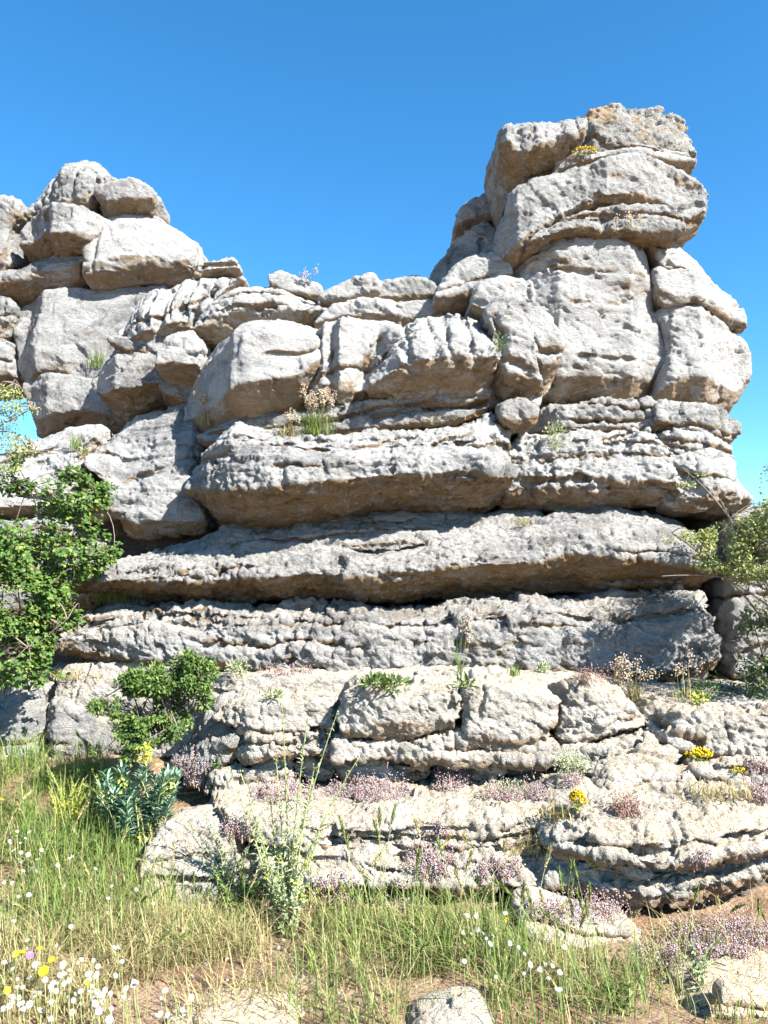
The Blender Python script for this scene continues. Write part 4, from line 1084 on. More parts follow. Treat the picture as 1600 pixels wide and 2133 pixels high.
bush('leafy_shrub', 'compact leafy shrub growing from the crack below the wall', 'shrub', (330, 1560), 4.85, shrub_lobes,
     14000, LEAF, 'shrub', .027, .5,
     [([(330, 1560, 4.85), (320, 1480, 4.75), (390, 1380, 4.75)], .009), ([(320, 1560, 4.85), (290, 1490, 4.7), (270, 1420, 4.75)], .008), ([(330, 1555, 4.85), (350, 1490, 4.7), (430, 1420, 4.8)], .007)], gap=-.35, seed=2, twigs=120)
bush('hawthorn_shrub', 'sparse thorny shrub with tiny yellow green leaves at the right edge', 'shrub', (1680, 1500), 5.05,
     [(1560, 1110, 70, 45, 5.0, .25), (1500, 1130, 60, 35, 4.95, .2), (1430, 1120, 55, 14, 4.9, .12), (1560, 1180, 60, 40, 5.0, .25), (1480, 1170, 45, 22, 4.9, .15), (1580, 1065, 50, 24, 5.0, .2), (1560, 1110, 70, 45, 5.0, .25), (1500, 1130, 60, 35, 4.95, .2), (1430, 1120, 55, 14, 4.9, .12), (1560, 1180, 60, 40, 5.0, .25), (1480, 1170, 45, 22, 4.9, .15), (1580, 1065, 50, 24, 5.0, .2), (1540, 1150, 80, 60, 4.95, .25), (1570, 1120, 60, 70, 4.95, .25), (1650, 1120, 80, 90, 5.0, .4), (1690, 1060, 60, 90, 4.85, .35), (1690, 1000, 70, 70, 4.95, .3), (1680, 1010, 66, 60, 4.9, .3), (1740, 960, 90, 80, 4.9, .3),
      (1720, 1000, 120, 110, 4.9, .45), (1760, 1200, 130, 150, 4.8, .5), (1650, 1280, 70, 70, 5.0, .3), (1480, 990, 30, 10, 5.1, .06), (1430, 1010, 22, 8, 5.1, .05), (1780, 1040, 120, 120, 4.5, .4)],
     25000, SMALL, 'hawthorn', .022, .62,
     [([(1690, 1500, 5.05), (1660, 1300, 5.0), (1560, 1120, 5.0)], .016), ([(1690, 1480, 5.05), (1600, 1240, 4.95), (1400, 1110, 4.9)], .011), ([(1650, 1300, 5.0), (1560, 1160, 5.0), (1500, 1040, 5.05)], .008),
      ([(1700, 1400, 5.0), (1720, 1200, 4.9), (1740, 980, 4.9)], .016), ([(1520, 1080, 5.05), (1470, 1010, 5.1), (1420, 975, 5.1)], .005), ([(1600, 1230, 5.0), (1520, 1190, 4.95), (1380, 1200, 4.9)], .006), ([(1640, 1290, 5.0), (1560, 1230, 5.0), (1470, 1180, 4.95)], .006)],
     gap=.06, seed=3, twigs=260)
bush('evergreen_shrub', 'dark glossy low shrub in the shade at the right edge', 'shrub', (1620, 1500), 5.0,
     [(1540, 1420, 60, 32, 5.0, .2), (1600, 1390, 60, 50, 5.05, .25), (1470, 1440, 34, 20, 4.95, .12), (1580, 1300, 36, 40, 5.1, .15), (1660, 1350, 60, 100, 5.0, .3), (1420, 1448, 20, 14, 4.95, .08)],
     2600, LEAF, 'shrub', .03, .5,
     [([(1620, 1500, 5.0), (1560, 1440, 4.95), (1480, 1440, 4.95)], .006), ([(1620, 1500, 5.0), (1600, 1400, 5.05), (1570, 1300, 5.1)], .007)], gap=-.05, seed=4, twigs=60)
bush('hawthorn_branch', 'pale green twiggy branch reaching in over the left edge', 'branch', (-120, 1000), 5.0,
     [(15, 820, 40, 16, 5.0, .12), (30, 855, 36, 20, 5.0, .12), (30, 930, 60, 24, 5.0, .15), (90, 940, 28, 10, 5.0, .08), (-30, 880, 60, 70, 5.0, .25), (190, 940, 34, 9, 5.1, .05), (20, 975, 34, 12, 5.0, .08), (70, 855, 14, 8, 5.0, .05)],
     2600, SMALL, 'hawthorn', .02, .65,
     [([(-140, 1000, 5.0), (-40, 900, 5.0), (70, 850, 5.0)], .009), ([(-140, 990, 5.0), (-20, 930, 5.0), (120, 945, 5.0)], .008), ([(-100, 960, 5.0), (-40, 850, 5.0), (30, 800, 5.0)], .006), ([(60, 940, 5.0), (130, 935, 5.05), (215, 945, 5.1)], .004)], gap=-.1, seed=5, twigs=70)


# ------------------------------------------------------------------ grass tufts and small plants in the cracks
def tuft(name, label, cat, px, py, h, n, mat, spread=.05, lean=.55, seeds=0, w=.005, group=None, seed_mat='seed', sh=1.25):
    p, nn = hit(px, py)
    if p is None:
        p = at(px, py, 6.4)
    e = empty(name, p)
    tag(e, label, cat, group)
    a = Acc()
    B = p + np.stack((rng.normal(0, spread, n), rng.normal(-0.01, spread * 0.4, n), rng.uniform(-.02, .01, n)), 1)
    blades(a, B, rng.uniform(.5, 1.0, n) * h, rng.uniform(.1, lean * 2, n), w)
    a.build('blades', M[mat], e)
    if seeds:
        s, g = Acc(), Acc()
        for i in range(seeds):
            b0 = p + np.array((rng.normal(0, spread * .7), -0.01, 0))
            top = b0 + np.array((rng.normal(0, h * .38), rng.normal(-.05, h * .2), h * sh * rng.uniform(.7, 1.1)))
            path = bezier(b0, (b0 + top) / 2 + np.array((0, 0, h * .2)), top, 6)
            s.tube(path, .0018, .001, 4)
            k = 26
            t = rng.uniform(.62, 1.0, k)
            Q = np.array([np.interp(t, np.linspace(0, 1, 6), path[:, c]) for c in range(3)]).T + rng.normal(0, .012, (k, 3))
            g.stamp(BUD, Q, rand_dirs(k) + np.array((0, 0, .8)), rand_dirs(k), .014, .008)
        s.build('stalks', M['straw'], e)
        g.build('seed_heads', M[seed_mat], e)
    return e


def sprig(name, label, cat, px, py, rx, ry, n, mat, ll=.025, lw=.4, depth=.06, leaf=SMALL, group=None, flower=None, nf=0, fl=.01, up=.4):
    p, nn = hit(px, py + ry * 0.9)
    if p is None:
        p = at(px, py + ry, 6.4)
    Y = p[1]
    e = empty(name, p)
    tag(e, label, cat, group)
    c = at(px, py, Y)
    c[1] -= depth * .3
    R = np.array((rx / FPX * Y, depth, ry / FPX * Y))
    u = rand_dirs(n) * rng.uniform(0, 1, (n, 1)) ** .5
    P = c + u * R
    a = Acc()
    a.stamp(leaf, P, unit(u * .7 + rand_dirs(n) * .6 + np.array((0, -.1, up))), unit(rand_dirs(n) * .6 + np.array((0, -.3, .7))), rng.uniform(.6, 1.2, n) * ll, rng.uniform(.6, 1.2, n) * ll * lw)
    a.build('foliage', M[mat], e)
    s = Acc()
    for i in range(min(14, n)):
        s.tube(bezier(p, (p + P[i]) / 2 + np.array((0, 0, .01)), P[i], 4), .002, .001, 4)
    s.build('stems', M['stem'], e)
    if flower:
        f = Acc()
        u = rand_dirs(nf) * rng.uniform(.4, 1, (nf, 1)) ** .5
        u[:, 2] = np.abs(u[:, 2]) * 1.1
        f.stamp(BUD, c + u * R, unit(u + np.array((0, -.4, .8))), rand_dirs(nf), fl * rng.uniform(.7, 1.3, nf), fl * rng.uniform(.7, 1.3, nf))
        f.build('flowers', M[flower], e)
    return e


tuft('grass_tuft', 'dry pinkish grass tuft on the shaded corner of the sunlit block', 'grass tuft', 440, 884, .22, 110, 'straw', .05, .45, 16)
tuft('grass_tuft', 'big green grass tuft with pale seed heads on the ragged bed', 'grass tuft', 662, 904, .24, 170, 'grass', .05, .6, 16)
tuft('grass_tuft', 'low straw coloured tuft beside the big green tuft', 'grass tuft', 606, 908, .13, 110, 'straw', .045, .8, 4)
tuft('grass_tuft', 'dark grass tuft in the shaded corner of the left crag wall', 'grass tuft', 204, 764, .22, 70, 'grass', .04, .4)
tuft('grass_tuft', 'narrow grass tuft in the seam of the pale ramp', 'grass tuft', 160, 935, .2, 50, 'grass', .03, .35)
tuft('grass_tuft', 'dry grass tuft at the top of the seam of the tower', 'grass tuft', 1338, 512, .16, 70, 'straw', .035, .5, 5)
tuft('grass_tuft', 'thin dry grass along the thin dark layer of the tower', 'grass tuft', 1300, 484, .1, 40, 'straw', .12, .5, 4)
tuft('grass_tuft', 'long green grass in the shade under the left end of the long bed', 'grass tuft', 236, 1254, .24, 120, 'grass', .10, .7)
tuft('grass_tuft', 'thin tall grass at the foot of the fissured bed', 'grass tuft', 958, 1402, .28, 14, 'grass', .02, .5, 3)
tuft('grass_tuft', 'short green tuft at the foot of the fissured bed', 'grass tuft', 1070, 1408, .1, 40, 'grass', .02, .4)
tuft('grass_tuft', 'wispy reddish grass on the shelf in the tree shade', 'grass tuft', 1322, 1462, .2, 50, 'straw', .025, .3, 8)
tuft('grass_tuft', 'single pinkish foxtail grass at the back of the shelf', 'grass tuft', 1288, 1424, .13, 20, 'straw', .012, .2, 4)
tuft('grass_tuft', 'dead stalks standing on the shelf near the dark shrub', 'grass tuft', 1420, 1462, .24, 12, 'straw', .03, .25, 4)
tuft('grass_tuft', 'dry grass on the step between the two outcrops', 'grass tuft', 1130, 1770, .13, 160, 'straw', .07, .9)
tuft('grass_tuft', 'dry grass beside the blocky boulder', 'grass tuft', 1180, 1700, .10, 140, 'straw', .07, .9)
tuft('grass_tuft', 'dry grass on the rubble right of the blocky boulder', 'grass tuft', 1500, 1660, .12, 140, 'straw', .10, .8)
tuft('grass_tuft', 'yellowed short grass on the bench behind the leafy shrub', 'grass tuft', 150, 1412, .09, 160, 'straw', .14, .7)
tuft('grass_tuft', 'bare dry sprig standing on the ridge crest against the sky', 'grass tuft', 644, 592, .09, 5, 'straw', .01, .5, 3)
tuft('grass_tuft', 'rusty dry grass in the recess below the middle row', 'grass tuft', 920, 876, .06, 60, 'straw', .09, 1.0)
sprig('fern_sprig', 'fresh green sprig in the crack of the narrow pillar', 'plant', 1040, 712, 14, 22, 90, 'shrub', .03, .3)
sprig('fern_sprig', 'small green cushion under the bulging fluted block', 'plant', 814, 822, 22, 9, 110, 'shrub', .02, .5)
sprig('fern_sprig', 'green sprig in the cleft below the left crag dome', 'plant', 212, 436, 7, 14, 50, 'lime', .025, .4)
sprig('pale_shrublet', 'pale grey green shrublet on the thick bed of the tower foot', 'plant', 1156, 908, 30, 34, 420, 'sage', .018, .45, .09)
sprig('wallflower', 'yellow flowering plant under the split of the top boulders', 'plant', 1216, 320, 28, 7, 120, 'straw', .02, .4, .06, flower='yellow', nf=70, fl=.016)
sprig('leafy_herb', 'broad leaved green herb at the back of the shelf', 'plant', 800, 1422, 52, 14, 260, 'shrub', .045, .35, .1)
sprig('leafy_herb', 'small broad leaved herb on the edge of the jointed block', 'plant', 966, 1424, 20, 10, 26, 'shrub', .06, .3, .06)
sprig('leafy_herb', 'grey green herb under the left end of the fissured bed', 'plant', 498, 1390, 26, 16, 260, 'sage', .02, .5, .08)
sprig('leafy_herb', 'tiny herb on the front of the shelf beside the shrub', 'plant', 570, 1448, 34, 8, 50, 'shrub', .04, .3, .06)
sprig('leafy_herb', 'low green herb at the foot of the fissured bed near the shade', 'plant', 1132, 1392, 16, 12, 130, 'sage', .02, .5, .06)
sprig('leafy_herb', 'small bright herb in the shade beside the dark shrub', 'plant', 1452, 1456, 14, 12, 70, 'lime', .03, .45, .06)
sprig('leafy_herb', 'single green leaf sprig under the cream corner block', 'plant', 456, 1590, 8, 12, 24, 'shrub', .03, .6, .04)
sprig('leafy_herb', 'olive green mat hanging in the joint of the ledge', 'plant', 1190, 1590, 40, 30, 620, 'sage', .014, .6, .08)
sprig('leafy_herb', 'olive green mat in the hollow under the second course', 'plant', 1060, 1640, 60, 18, 420, 'sage', .014, .6, .06)
sprig('leafy_herb', 'fluffy grey weeds in the dark gap under the long bed', 'plant', 860, 1246, 60, 9, 170, 'sage', .015, .4, .05)
sprig('leafy_herb', 'dried grey weeds in the gap right of the brown belly', 'plant', 1160, 1056, 30, 9, 100, 'sage', .015, .4, .05)
sprig('leafy_herb', 'mossy yellow cushion on the sunlit part of the long bed', 'plant', 1090, 1088, 22, 10, 260, 'straw', .012, .6, .05)
sprig('stonecrop', 'yellow stonecrop clump on the ledge at the right', 'stonecrop', 1450, 1572, 28, 12, 120, 'lime', .015, .5, .07, flower='yellow', nf=190, fl=.016)
sprig('stonecrop', 'yellow stonecrop clump beside the small round stone', 'stonecrop', 1202, 1668, 14, 18, 80, 'lime', .015, .5, .06, flower='yellow', nf=150, fl=.015)
sprig('stonecrop', 'little yellow stonecrop near the right edge of the ledge', 'stonecrop', 1536, 1606, 14, 6, 40, 'lime', .014, .5, .05, flower='yellow', nf=40, fl=.013)
sprig('stonecrop', 'lime green seedling on the crusty outcrop', 'stonecrop', 1232, 1796, 6, 5, 30, 'lime', .018, .5, .03)


# ------------------------------------------------------------------ pink stonecrop mats clinging to the ledges
def mat_patch(label, px, py, rx, ry, n, mat='pink', h=.035):
    pts, tries = [], 0
    while len(pts) < max(26, n // 14) and tries < 400:
        tries += 1
        r, t = math.sqrt(rng.uniform()), rng.uniform(0, 2 * math.pi)
        p, nn = hit(px + rx * r * math.cos(t), py + ry * r * math.sin(t))
        if p is not None:
            pts.append((p, nn))
    if not pts:
        return
    P = np.array([q[0] for q in pts])
    med = np.median(P[:, 1])
    P = P[np.abs(P[:, 1] - med) < .35]
    e = empty('stonecrop_mat', P.mean(0))
    tag(e, label, 'stonecrop', 'pink stonecrop mats')
    i = rng.integers(0, len(P), n)
    sig = .6 * math.sqrt(rx * ry / max(len(P), 1)) * 2 / FPX * med
    Q = P[i] + np.stack((rng.normal(0, sig, n), rng.normal(-.012, .012, n), np.abs(rng.normal(0, h, n)) + .004), 1)
    a = Acc()
    a.stamp(BUD, Q, unit(rand_dirs(n) * .7 + np.array((0, -.3, .6))), rand_dirs(n), rng.uniform(.006, .013, n), rng.uniform(.006, .011, n))
    a.build('flowers', M[mat], e)
    s = Acc()
    m = n // 3
    j = rng.integers(0, n, m)
    blades(s, Q[j] - np.array((0, 0, .03)), rng.uniform(.02, .045, m), rng.uniform(0, .7, m), .004)
    s.build('stems', M['stonecrop_red'], e)


for spec in [('pink stonecrop mat left of the dark hollow under the ledge', 600, 1656, 80, 14, 900),
             ('pink stonecrop mat in front of the dark hollow', 770, 1654, 90, 18, 1300),
             ('tall pink stonecrop clump below the second course joint', 938, 1630, 40, 26, 800),
             ('pink stonecrop mat at the right end of the hollow', 1080, 1660, 70, 13, 800),
             ('broad pale pink stonecrop cushion on the lowest bed', 690, 1868, 90, 26, 2000),
             ('grey pink stonecrop on the crumbly bed below the step', 900, 1806, 56, 28, 900),
             ('pink stonecrop strip left of the crusty outcrop', 1040, 1820, 44, 14, 500),
             ('pink stonecrop behind the tall grass stalks', 830, 1880, 50, 34, 800),
             ('dark pink stonecrop at the foot of the blocky boulder', 1304, 1694, 32, 11, 420),
             ('pink stonecrop on the ledge near the right edge', 1574, 1604, 22, 10, 240),
             ('pale stonecrop in the shade under the rounded outcrop', 1220, 1906, 110, 20, 1200),
             ('wide dusty pink stonecrop carpet at the right foot of the outcrop', 1500, 1960, 110, 40, 2200),
             ('dusty stonecrop carpet under the loose slab', 1360, 2000, 60, 26, 700),
             ('pink stonecrop at the left end of the step bed', 500, 1740, 44, 14, 500),
             ('faint pink stonecrop by the corner block', 400, 1610, 44, 34, 700),
             ('reddish stonecrop at the back of the shelf', 1240, 1416, 50, 10, 320),
             ('pink stonecrop line under the fissured bed', 590, 1404, 60, 6, 260),
             ('pink stonecrop behind the lower yellow clump', 1190, 1632, 26, 12, 260),
             ('pink stonecrop on the front of the tan lip', 1460, 1800, 20, 8, 160),
             ('small pink stonecrop on the edge of the step bed', 916, 1744, 18, 8, 140),
             ('pinkish stonecrop on rubble at the right edge', 1580, 1660, 40, 20, 420)]:
    mat_patch(*spec, mat='stonecrop_red' if spec[0].startswith(('reddish', 'dark')) else 'pink')

# ------------------------------------------------------------------ herbs in the meadow
base = ground_hit(290, 1775)
e = tag(empty('spurge_plant', base), 'blue green spurge clump with whorled leaves in the grass', 'spurge')
a, s = Acc(), Acc()
for i in range(34):
    px, py = 285 + rng.uniform(-95, 95), 1590 + rng.uniform(0, 120)
    py = max(py, 1590 + abs(px - 290) * .35)
    top = at(px, py, base[1] + rng.uniform(-.22, .18))
    b0 = base + np.array((rng.uniform(-.14, .14), rng.uniform(-.1, .1), 0))
    path = bezier(b0, (b0 + top) / 2 + np.array(((b0[0] - top[0]) * .15, 0, .03)), top, 8)
    s.tube(path, .005, .003, 5)
    k = 46
    t = rng.uniform(.35, 1.0, k) ** .8
    Q = np.array([np.interp(t, np.linspace(0, 1, 8), path[:, c]) for c in range(3)]).T
    th = np.arange(k) * 2.4
    d = np.stack((np.cos(th), np.sin(th), .25 + 1.1 * t ** 3), 1)
    a.stamp(LEAF, Q, d, np.tile((0, 0, 1.0), (k, 1)) + .05, rng.uniform(.05, .08, k), .014)
a.build('leaves', M['euph'], e)
s.build('stems', M['stem'], e)
f = Acc()
st = Acc()
for px, py, pb in ((305, 1570, 300), (262, 1636, 268), (345, 1640, 330)):
    top = at(px, py, base[1] - .05)
    st.tube(bezier(base + np.array(((pb - 290) / FPX * 4, 0, 0)), (base + top) / 2 + np.array((.02, 0, 0)), top, 7), .005, .003, 5)
    k = 60 if py < 1600 else 26
    f.stamp(LEAF, top + rng.normal(0, .022, (k, 3)), rand_dirs(k) + np.array((0, -.2, -.2)), rand_dirs(k), .035 if py < 1600 else .025, .014)
st.build('flower_stalks', M['stem'], e)
f.build('flower_heads', M['lime'], e)


def herb(name, label, cat, gx, gy, tops, mat, n=60, ll=.03, lw=.4, Yo=0.0, low=.2, flower=None, r=.004, leaf=SMALL):
    base = ground_hit(gx, gy)
    e = tag(empty(name, base), label, cat)
    a, s, fl = Acc(), Acc(), Acc()
    for px, py in tops:
        top = at(px, py, base[1] + Yo + rng.uniform(-.1, .1))
        b0 = base + np.array((rng.uniform(-.04, .04), rng.uniform(-.04, .04), -.01))
        mid = (b0 + top) / 2 + np.array(((b0[0] - top[0]) * .12, 0, .05))
        path = bezier(b0, mid, top, 9)
        s.tube(path, r, r * .4, 5)
        t = rng.uniform(low, 1.0, n)
        Q = np.array([np.interp(t, np.linspace(0, 1, 9), path[:, c]) for c in range(3)]).T
        d = rand_dirs(n) + np.array((0, 0, .5))
        L = ll * (1.25 - t) * rng.uniform(.6, 1.3, n)
        a.stamp(leaf, Q, d, np.tile((.1, -.2, 1.0), (n, 1)), L, L * lw)
        if flower:
            fl.stamp(BUD, top + rng.normal(0, .006, (4, 3)), rand_dirs(4) + np.array((0, 0, .7)), rand_dirs(4), .012, .009)
    a.build('leaves', M[mat], e)
    s.build('stems', M['stem'], e)
    if flower:
        fl.build('flowers', M[flower], e)
    return e


herb('tall_thistle', 'tall pale branching weed standing in front of the ledge', 'thistle', 590, 1930,
     [(474, 1598), (500, 1606), (588, 1470), (702, 1486), (745, 1582), (640, 1500), (655, 1600), (560, 1640), (690, 1700), (530, 1700), (640, 1690), (575, 1580)], 'sage', 95, .055, .22, -.05, .12, 'sage', .0045)
herb('tall_thistle', 'shorter leafy thistle left of the tall pale weed', 'thistle', 500, 1900, [(420, 1690), (445, 1720), (480, 1740), (400, 1770), (520, 1760), (370, 1700)], 'sage', 70, .05, .25, 0, .1, None, .004)
herb('lime_spurge', 'yellow green bushy herb at the left of the spurge', 'herb', 140, 1740,
     [(rng.uniform(90, 185), rng.uniform(1590, 1680)) for _ in range(22)], 'lime', 90, .022, .45, 0, .25, None, .003)
herb('nettle_herb', 'upright green herb in front of the left bench', 'herb', 225, 1700, [(208, 1570), (250, 1580), (190, 1600), (235, 1610)], 'lime', 80, .035, .55, 0, .2, None, .0035)
herb('green_weed', 'dark leafy weeds in the shade under the step', 'herb', 500, 1930, [(rng.uniform(420, 580), rng.uniform(1800, 1880)) for _ in range(22)], 'shrub', 60, .035, .6, 0, .1, None, .003, LEAF)
herb('green_weed', 'bushy yellow flowering weed below the tall pale weed', 'herb', 590, 1950, [(rng.uniform(540, 680), rng.uniform(1770, 1880)) for _ in range(18)], 'sage', 60, .03, .5, 0, .1, 'lime', .003)
herb('green_weed', 'feathery weed on the soil at the right foot of the outcrop', 'herb', 1450, 2080, [(1440, 1960), (1475, 1975), (1420, 1990), (1500, 2000)], 'sage', 70, .04, .3, 0, .1, None, .003)
herb('green_weed', 'small leafy weed on the bottom right soil', 'herb', 1290, 2110, [(1270, 2040), (1310, 2030), (1250, 2060), (1330, 2060)], 'shrub', 50, .03, .35, 0, .1, None, .003)

# ------------------------------------------------------------------ meadow grass (nobody could count it)
YMAX = np.array([(-4.5, 5.4), (-1.9, 5.3), (-1.5, 4.9), (-1.2, 4.45), (-.98, 3.9), (-.58, 3.8), (.6, 3.8), (.68, 3.5), (1.12, 3.5), (1.25, 3.75), (3.5, 3.7)])


def to_px(P):
    d = P - np.array((0, 0, EYE))
    f = d[:, 1] * CP + d[:, 2] * SP
    u = -d[:, 1] * SP + d[:, 2] * CP
    return 800 + FPX * d[:, 0] / f, 1066.5 - FPX * u / f


def field(lobes, n):
    """ground points thrown with a density made of lobes (px, py, rx, ry, weight)"""
    x = rng.uniform(-4.2, 3.2, n)
    y = rng.uniform(1.9, 5.5, n)
    P = np.stack((x, y, ground_z(x, y)), 1)
    qx, qy = to_px(P)
    dens = np.zeros(n)
    for cx, cy, rx, ry, wt in lobes:
        dens = np.maximum(dens, wt * np.exp(-(((qx - cx) / rx) ** 2 + ((qy - cy) / ry) ** 2) ** 1.5))
    dens *= smooth(-.75, .25, fbm(x * 5, y * 5, x * 0, 2, 611))
    keep = (rng.uniform(size=n) < dens) & (y < np.interp(x, YMAX[:, 0], YMAX[:, 1]))
    keep &= ~((np.abs(qx - 935) < 85) & (qy > 2040))
    keep &= (qx > -260) & (qx < 1860)
    return P[keep], qy[keep]


P, qy = field([(60, 1640, 240, 130, 1.0), (180, 1800, 260, 110, 1.0), (60, 1900, 200, 90, .7), (380, 1860, 160, 60, .8), (-150, 1850, 220, 200, .9), (560, 1900, 120, 50, .6),
               (820, 2010, 190, 110, .85), (960, 2080, 200, 90, .7), (780, 1950, 120, 60, .7), (1050, 1990, 110, 60, .6), (700, 2130, 100, 60, .6), (1180, 2100, 90, 60, .35), (1400, 2060, 260, 90, .16), (1560, 2130, 140, 60, .14), (1350, 1990, 120, 30, .18), (1250, 2090, 160, 60, .3), (250, 1960, 260, 60, .35)], 145000)
a = Acc()
hh = rng.uniform(.07, .29, len(P)) * np.interp(P[:, 0], (-3, -1.2, -.4, 0, .6, 1.2), (1.15, 1.05, .7, 1.0, 1.05, .6))
blades(a, P, hh, np.where(rng.uniform(size=len(P)) < .35, rng.uniform(.5, 1.8, len(P)), rng.uniform(.05, .7, len(P))), rng.uniform(.0025, .0055, len(P)))
tag(a.build('grass', M['grass'], None, np.zeros(3)), 'long green meadow grass around the foot of the rocks', None, None, 'stuff')
N_GREEN = len(P)
P, qy = field([(330, 1990, 300, 70, 1.0), (120, 2060, 280, 110, .9), (480, 2060, 180, 60, .5), (560, 1940, 160, 40, .7), (200, 1900, 220, 60, .5), (-120, 2000, 200, 200, .8), (1200, 2020, 160, 40, .30), (900, 2100, 260, 60, .3), (1450, 2100, 260, 60, .12), (300, 2120, 200, 50, .7), (650, 2060, 160, 70, .25), (1450, 2000, 220, 60, .22), (800, 2040, 200, 80, .4), (900, 1990, 240, 80, .2), (1250, 2040, 200, 60, .3)], 175000)
a = Acc()
blades(a, P, rng.uniform(.05, .24, len(P)), rng.uniform(.2, 1.6, len(P)), rng.uniform(.002, .0045, len(P)))
tag(a.build('dry_grass', M['straw'], None, np.zeros(3)), 'short straw coloured dry grass on the trodden soil', None, None, 'stuff')

# pebbles
n = 2600
x = rng.uniform(-1.6, 2.2, n)
y = rng.uniform(2.3, 3.7, n)
Pp = np.stack((x, y, ground_z(x, y) - .002), 1)
qx, qy = to_px(Pp)
keep = rng.uniform(size=n) < np.exp(-((qx - 640) / 200) ** 2 - ((qy - 2030) / 70) ** 2) + .5 * np.exp(-((qx - 1350) / 260) ** 2 - ((qy - 2070) / 70) ** 2)
Pp = Pp[keep & (y < 3.6)]
a = Acc()
a.stamp(BUD, Pp, unit(rand_dirs(len(Pp)) * (1, 1, .2)), np.tile((0, 0, 1.0), (len(Pp), 1)), rng.uniform(.008, .035, len(Pp)), rng.uniform(.008, .028, len(Pp)))
tag(a.build('gravel', M['cream'], None, np.zeros(3)), 'small stones scattered over the bare soil', None, None, 'stuff')


# ------------------------------------------------------------------ flowers and grass ears, one by one
def flower_proto(petals, pl, pw, pm, dm, h, cup=.15):
    a = Acc()
    th = np.arange(petals) * 2 * math.pi / petals
    PET = (np.array([(.1, 0, 0), (.5, -.5, .05), (.5, .5, .05), (.95, -.3, .0), (.95, .3, .0)]), np.array([(0, 2, 1), (1, 2, 4), (1, 4, 3)]))
    a.stamp(PET, np.zeros((petals, 3)), np.stack((np.cos(th), np.sin(th), np.full(petals, cup)), 1), np.tile((0, 0, 1.0), (petals, 1)), pl, pw)
    me_p = a.build('flower_tmp', M[pm], None, np.zeros(3))
    d = Acc()
    rr = pl * .33
    ring = [(rr * math.cos(t), rr * math.sin(t), .001) for t in th[:8] * petals / 8]
    ring2 = [(rr * .6 * math.cos(t), rr * .6 * math.sin(t), rr * .45) for t in th[:8] * petals / 8]
    V = ring + ring2 + [(0, 0, rr * .55)]
    k = len(ring)
    F = []
    for i in range(k):
        j = (i + 1) % k
        F += [(i, j, k + j), (i, k + j, k + i), (k + i, k + j, 2 * k)]
    d.add(V, F)
    me_d = d.build('disc_tmp', M[dm], None, np.zeros(3))
    s = Acc()
    s.tube(bezier((0.02, 0.01, -h), (0, 0, -h * .5), (0, 0, 0), 6), .0016, .0012, 4)
    me_s = s.build('stem_tmp', M['stem'], None, np.zeros(3))
    out = []
    for o in (me_p, me_d, me_s):
        out.append(o.data)
        bpy.data.objects.remove(o)
    return out


def place_flower(name, label, cat, group, protos, px, py, h, sc=1.0, tilt=.9):
    g = ground_hit(px, py, h)
    o = bpy.data.objects.new(name, protos[0])
    o.location = (g[0], g[1], g[2] + h)
    o.scale = (sc, sc, sc)
    # blooms turn their faces to the light
    v = (SUN_DIR * .7 + Vector((rng.uniform(-tilt, tilt), -.5 + rng.uniform(-tilt, tilt), .6))).normalized()
    q = v.to_track_quat('Z', 'Y')
    o.rotation_mode = 'QUATERNION'
    o.rotation_quaternion = q
    COL.objects.link(o)
    tag(o, label, cat, group)
    c = bpy.data.objects.new('flower_disc', protos[1])
    c.parent = o
    COL.objects.link(c)
    c = bpy.data.objects.new('flower_stem', protos[2])
    c.parent = o
    c.rotation_mode = 'QUATERNION'
    c.rotation_quaternion = q.inverted()
    c.scale = (1 / sc, 1 / sc, h / .22 / sc)
    COL.objects.link(c)


DAISY = flower_proto(11, .018, .0062, 'white', 'yellow', .22)
GOLD = flower_proto(16, .022, .010, 'yellow', 'yellow', .22, .3)
VIOL = flower_proto(9, .018, .012, 'purple', 'purple', .22, .4)
MAUV = flower_proto(10, .014, .010, 'mauve', 'mauve', .22, .5)
for cx, cy, sx, sy, k, lab in [(120, 2040, 110, 62, 78, 'white daisy in the flowery patch at the bottom left corner'),
                               (250, 2080, 90, 40, 22, 'white daisy at the straw side of the flowery patch'),
                               (60, 1775, 60, 50, 24, 'white daisy in the tall green grass by the left edge'),
                               (215, 1845, 60, 28, 9, 'white daisy in the grass below the spurge'),
                               (320, 1865, 20, 18, 4, 'white daisy near the dark weeds under the step'),
                               (1000, 1930, 60, 45, 16, 'white daisy in the grass below the crumbly bed'),
                               (1130, 2010, 60, 36, 16, 'white daisy in the grass under the loose slab')]:
    for i in range(k):
        for _ in range(20):
            px, py = rng.normal(cx, sx * .75), rng.normal(cy, sy * .75)
            if px > 4 and py < 2126 and abs(px - cx) < sx * 1.7:
                break
        place_flower('daisy', lab, 'daisy', lab.replace('white daisy', 'white daisies'), DAISY, px, py, rng.uniform(.08, .22), rng.uniform(.36, .70))
for px, py, sc, lab in [(33, 1987, .8, 'yellow daisy left of the violet flower'), (47, 1984, .8, 'yellow daisy touching the violet flower'), (108, 2000, .8, 'yellow daisy right of the violet flower'), (92, 2024, 1.25, 'large yellow daisy among the white ones'),
                        (15, 2063, .8, 'yellow daisy low by the left edge'), (84, 1976, .6, 'small yellow daisy above the flowery patch'), (502, 1808, .7, 'yellow bloom in front of the dark weeds'), (3, 1666, .7, 'yellow bloom high at the left edge'), (14, 1576, .6, 'yellow bloom at the foot of the grey bench'), (290, 1745, .6, 'tiny yellow bloom under the spurge'), (1056, 1916, .6, 'yellow bloom in the grass below the crumbly bed'), (182, 2046, .6, 'small yellow daisy at the right of the large one')]:
    place_flower('yellow_daisy', lab, 'daisy', 'yellow blooms in the meadow', GOLD, px, py, .18, sc * .72)
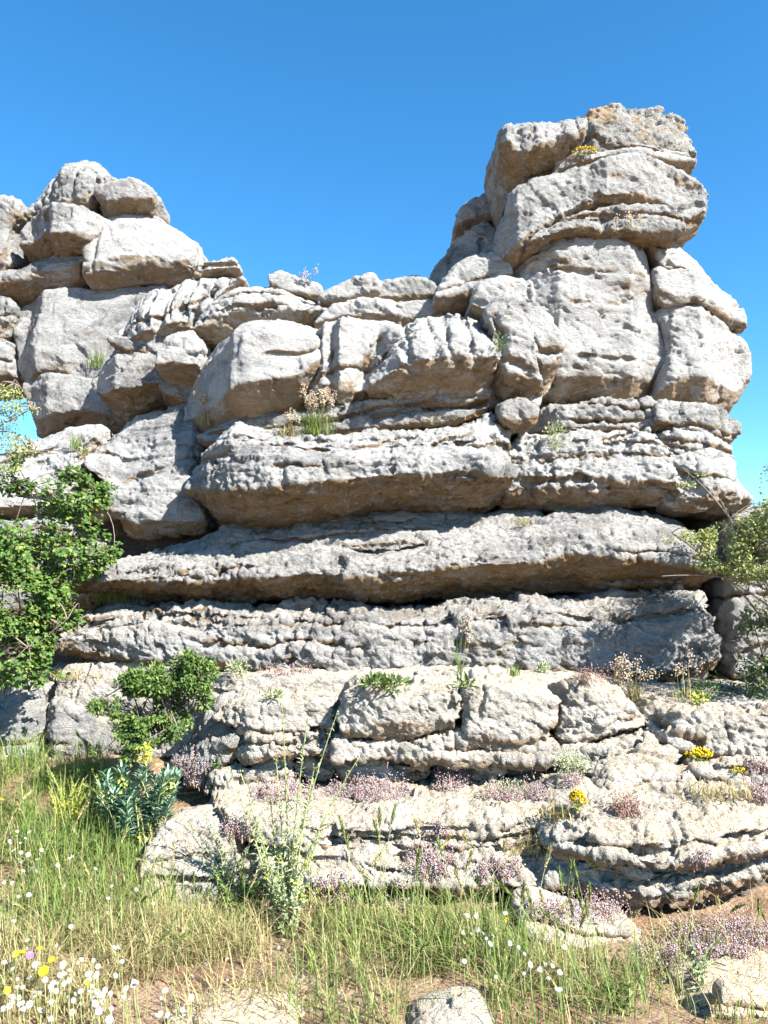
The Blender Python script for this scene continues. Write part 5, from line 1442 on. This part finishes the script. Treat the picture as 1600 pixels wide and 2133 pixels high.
place_flower('violet_flower', 'deep violet flower between the yellow daisies', 'flower', None, VIOL, 62, 1991, .18, .9)
for px, py, lab in [(196, 2092, 'mauve flower above the lowest mauve pair'), (206, 2106, 'mauve flower in the middle of the mauve trio'), (228, 2124, 'lowest mauve flower at the bottom edge')]:
    place_flower('mauve_flower', lab, 'flower', 'mauve flowers at the bottom edge', MAUV, px, py, .14, 1.0)


def ear_proto(h, bend, el, green):
    s = Acc()
    path = bezier((0, 0, 0), (0, 0, h * .7), (bend, 0, h), 9)
    s.tube(path, .0018, .0011, 4)
    me_s = s.build('tmp', M['stem'], None, np.zeros(3))
    tip = unit(path[-1] - path[-2])
    e = Acc()
    k = 54
    t = rng.uniform(0, 1, k)
    Q = path[-1] + tip * (t * el)[:, None] + np.array((.35 * bend, 0, -.2 * abs(bend)))[None] * (t ** 2 * el / h * 2)[:, None]
    d = unit(rand_dirs(k) * .45 + tip)
    e.stamp(BUD, Q, d, rand_dirs(k), .012, .0045)
    e.stamp(SMALL, Q, unit(rand_dirs(k) * .35 + tip), rand_dirs(k), rng.uniform(.025, .045, k), .0011)
    me_e = e.build('tmp2', M['ear' if not green else 'grass'], None, np.zeros(3))
    out = (me_s.data, me_e.data)
    bpy.data.objects.remove(me_s)
    bpy.data.objects.remove(me_e)
    return out


EARS = [ear_proto(.42, .05, .075, False), ear_proto(.36, .10, .07, True), ear_proto(.40, .16, .065, False), ear_proto(.45, .03, .08, True)]
for cx, cy, sx, sy, k, lo, hi, lab in [(330, 2010, 130, 60, 34, .45, .7, 'ripening wild barley ear over the straw coloured grass'),
                                      (150, 1900, 130, 80, 24, .6, .95, 'wild barley ear in the tall grass on the left'),
                                      (880, 2060, 130, 50, 26, .6, 1.0, 'wild barley ear in the tall grass at the bottom edge'),
                                      (820, 1930, 90, 40, 12, .7, 1.05, 'tall grass ear in front of the low crumbly bed'),
                                      (1400, 2090, 150, 36, 16, .45, .85, 'lone wild oat ear over the bare soil at the right'),
                                      (1170, 2060, 70, 40, 12, .6, 1.0, 'drooping grass ear near the loose slab')]:
    for i in range(k):
        px, py = rng.normal(cx, sx), min(rng.normal(cy, sy), 2130)
        g = ground_hit(px, py)
        if g[1] > np.interp(g[0], YMAX[:, 0], YMAX[:, 1]):
            g[1] = np.interp(g[0], YMAX[:, 0], YMAX[:, 1]) - .05
            g[2] = float(ground_z(g[0], g[1]))
        st, ea = EARS[rng.integers(0, 4)]
        o = bpy.data.objects.new('grass_stalk', st)
        sc = rng.uniform(lo, hi)
        o.location = g
        o.scale = (sc, sc, sc)
        o.rotation_euler = (rng.normal(0, .08), rng.normal(0, .1), rng.uniform(0, 6.28))
        COL.objects.link(o)
        tag(o, lab, 'grass stalk', lab.replace(' ear ', ' ears '))
        c = bpy.data.objects.new('ear', ea)
        c.parent = o
        COL.objects.link(c)
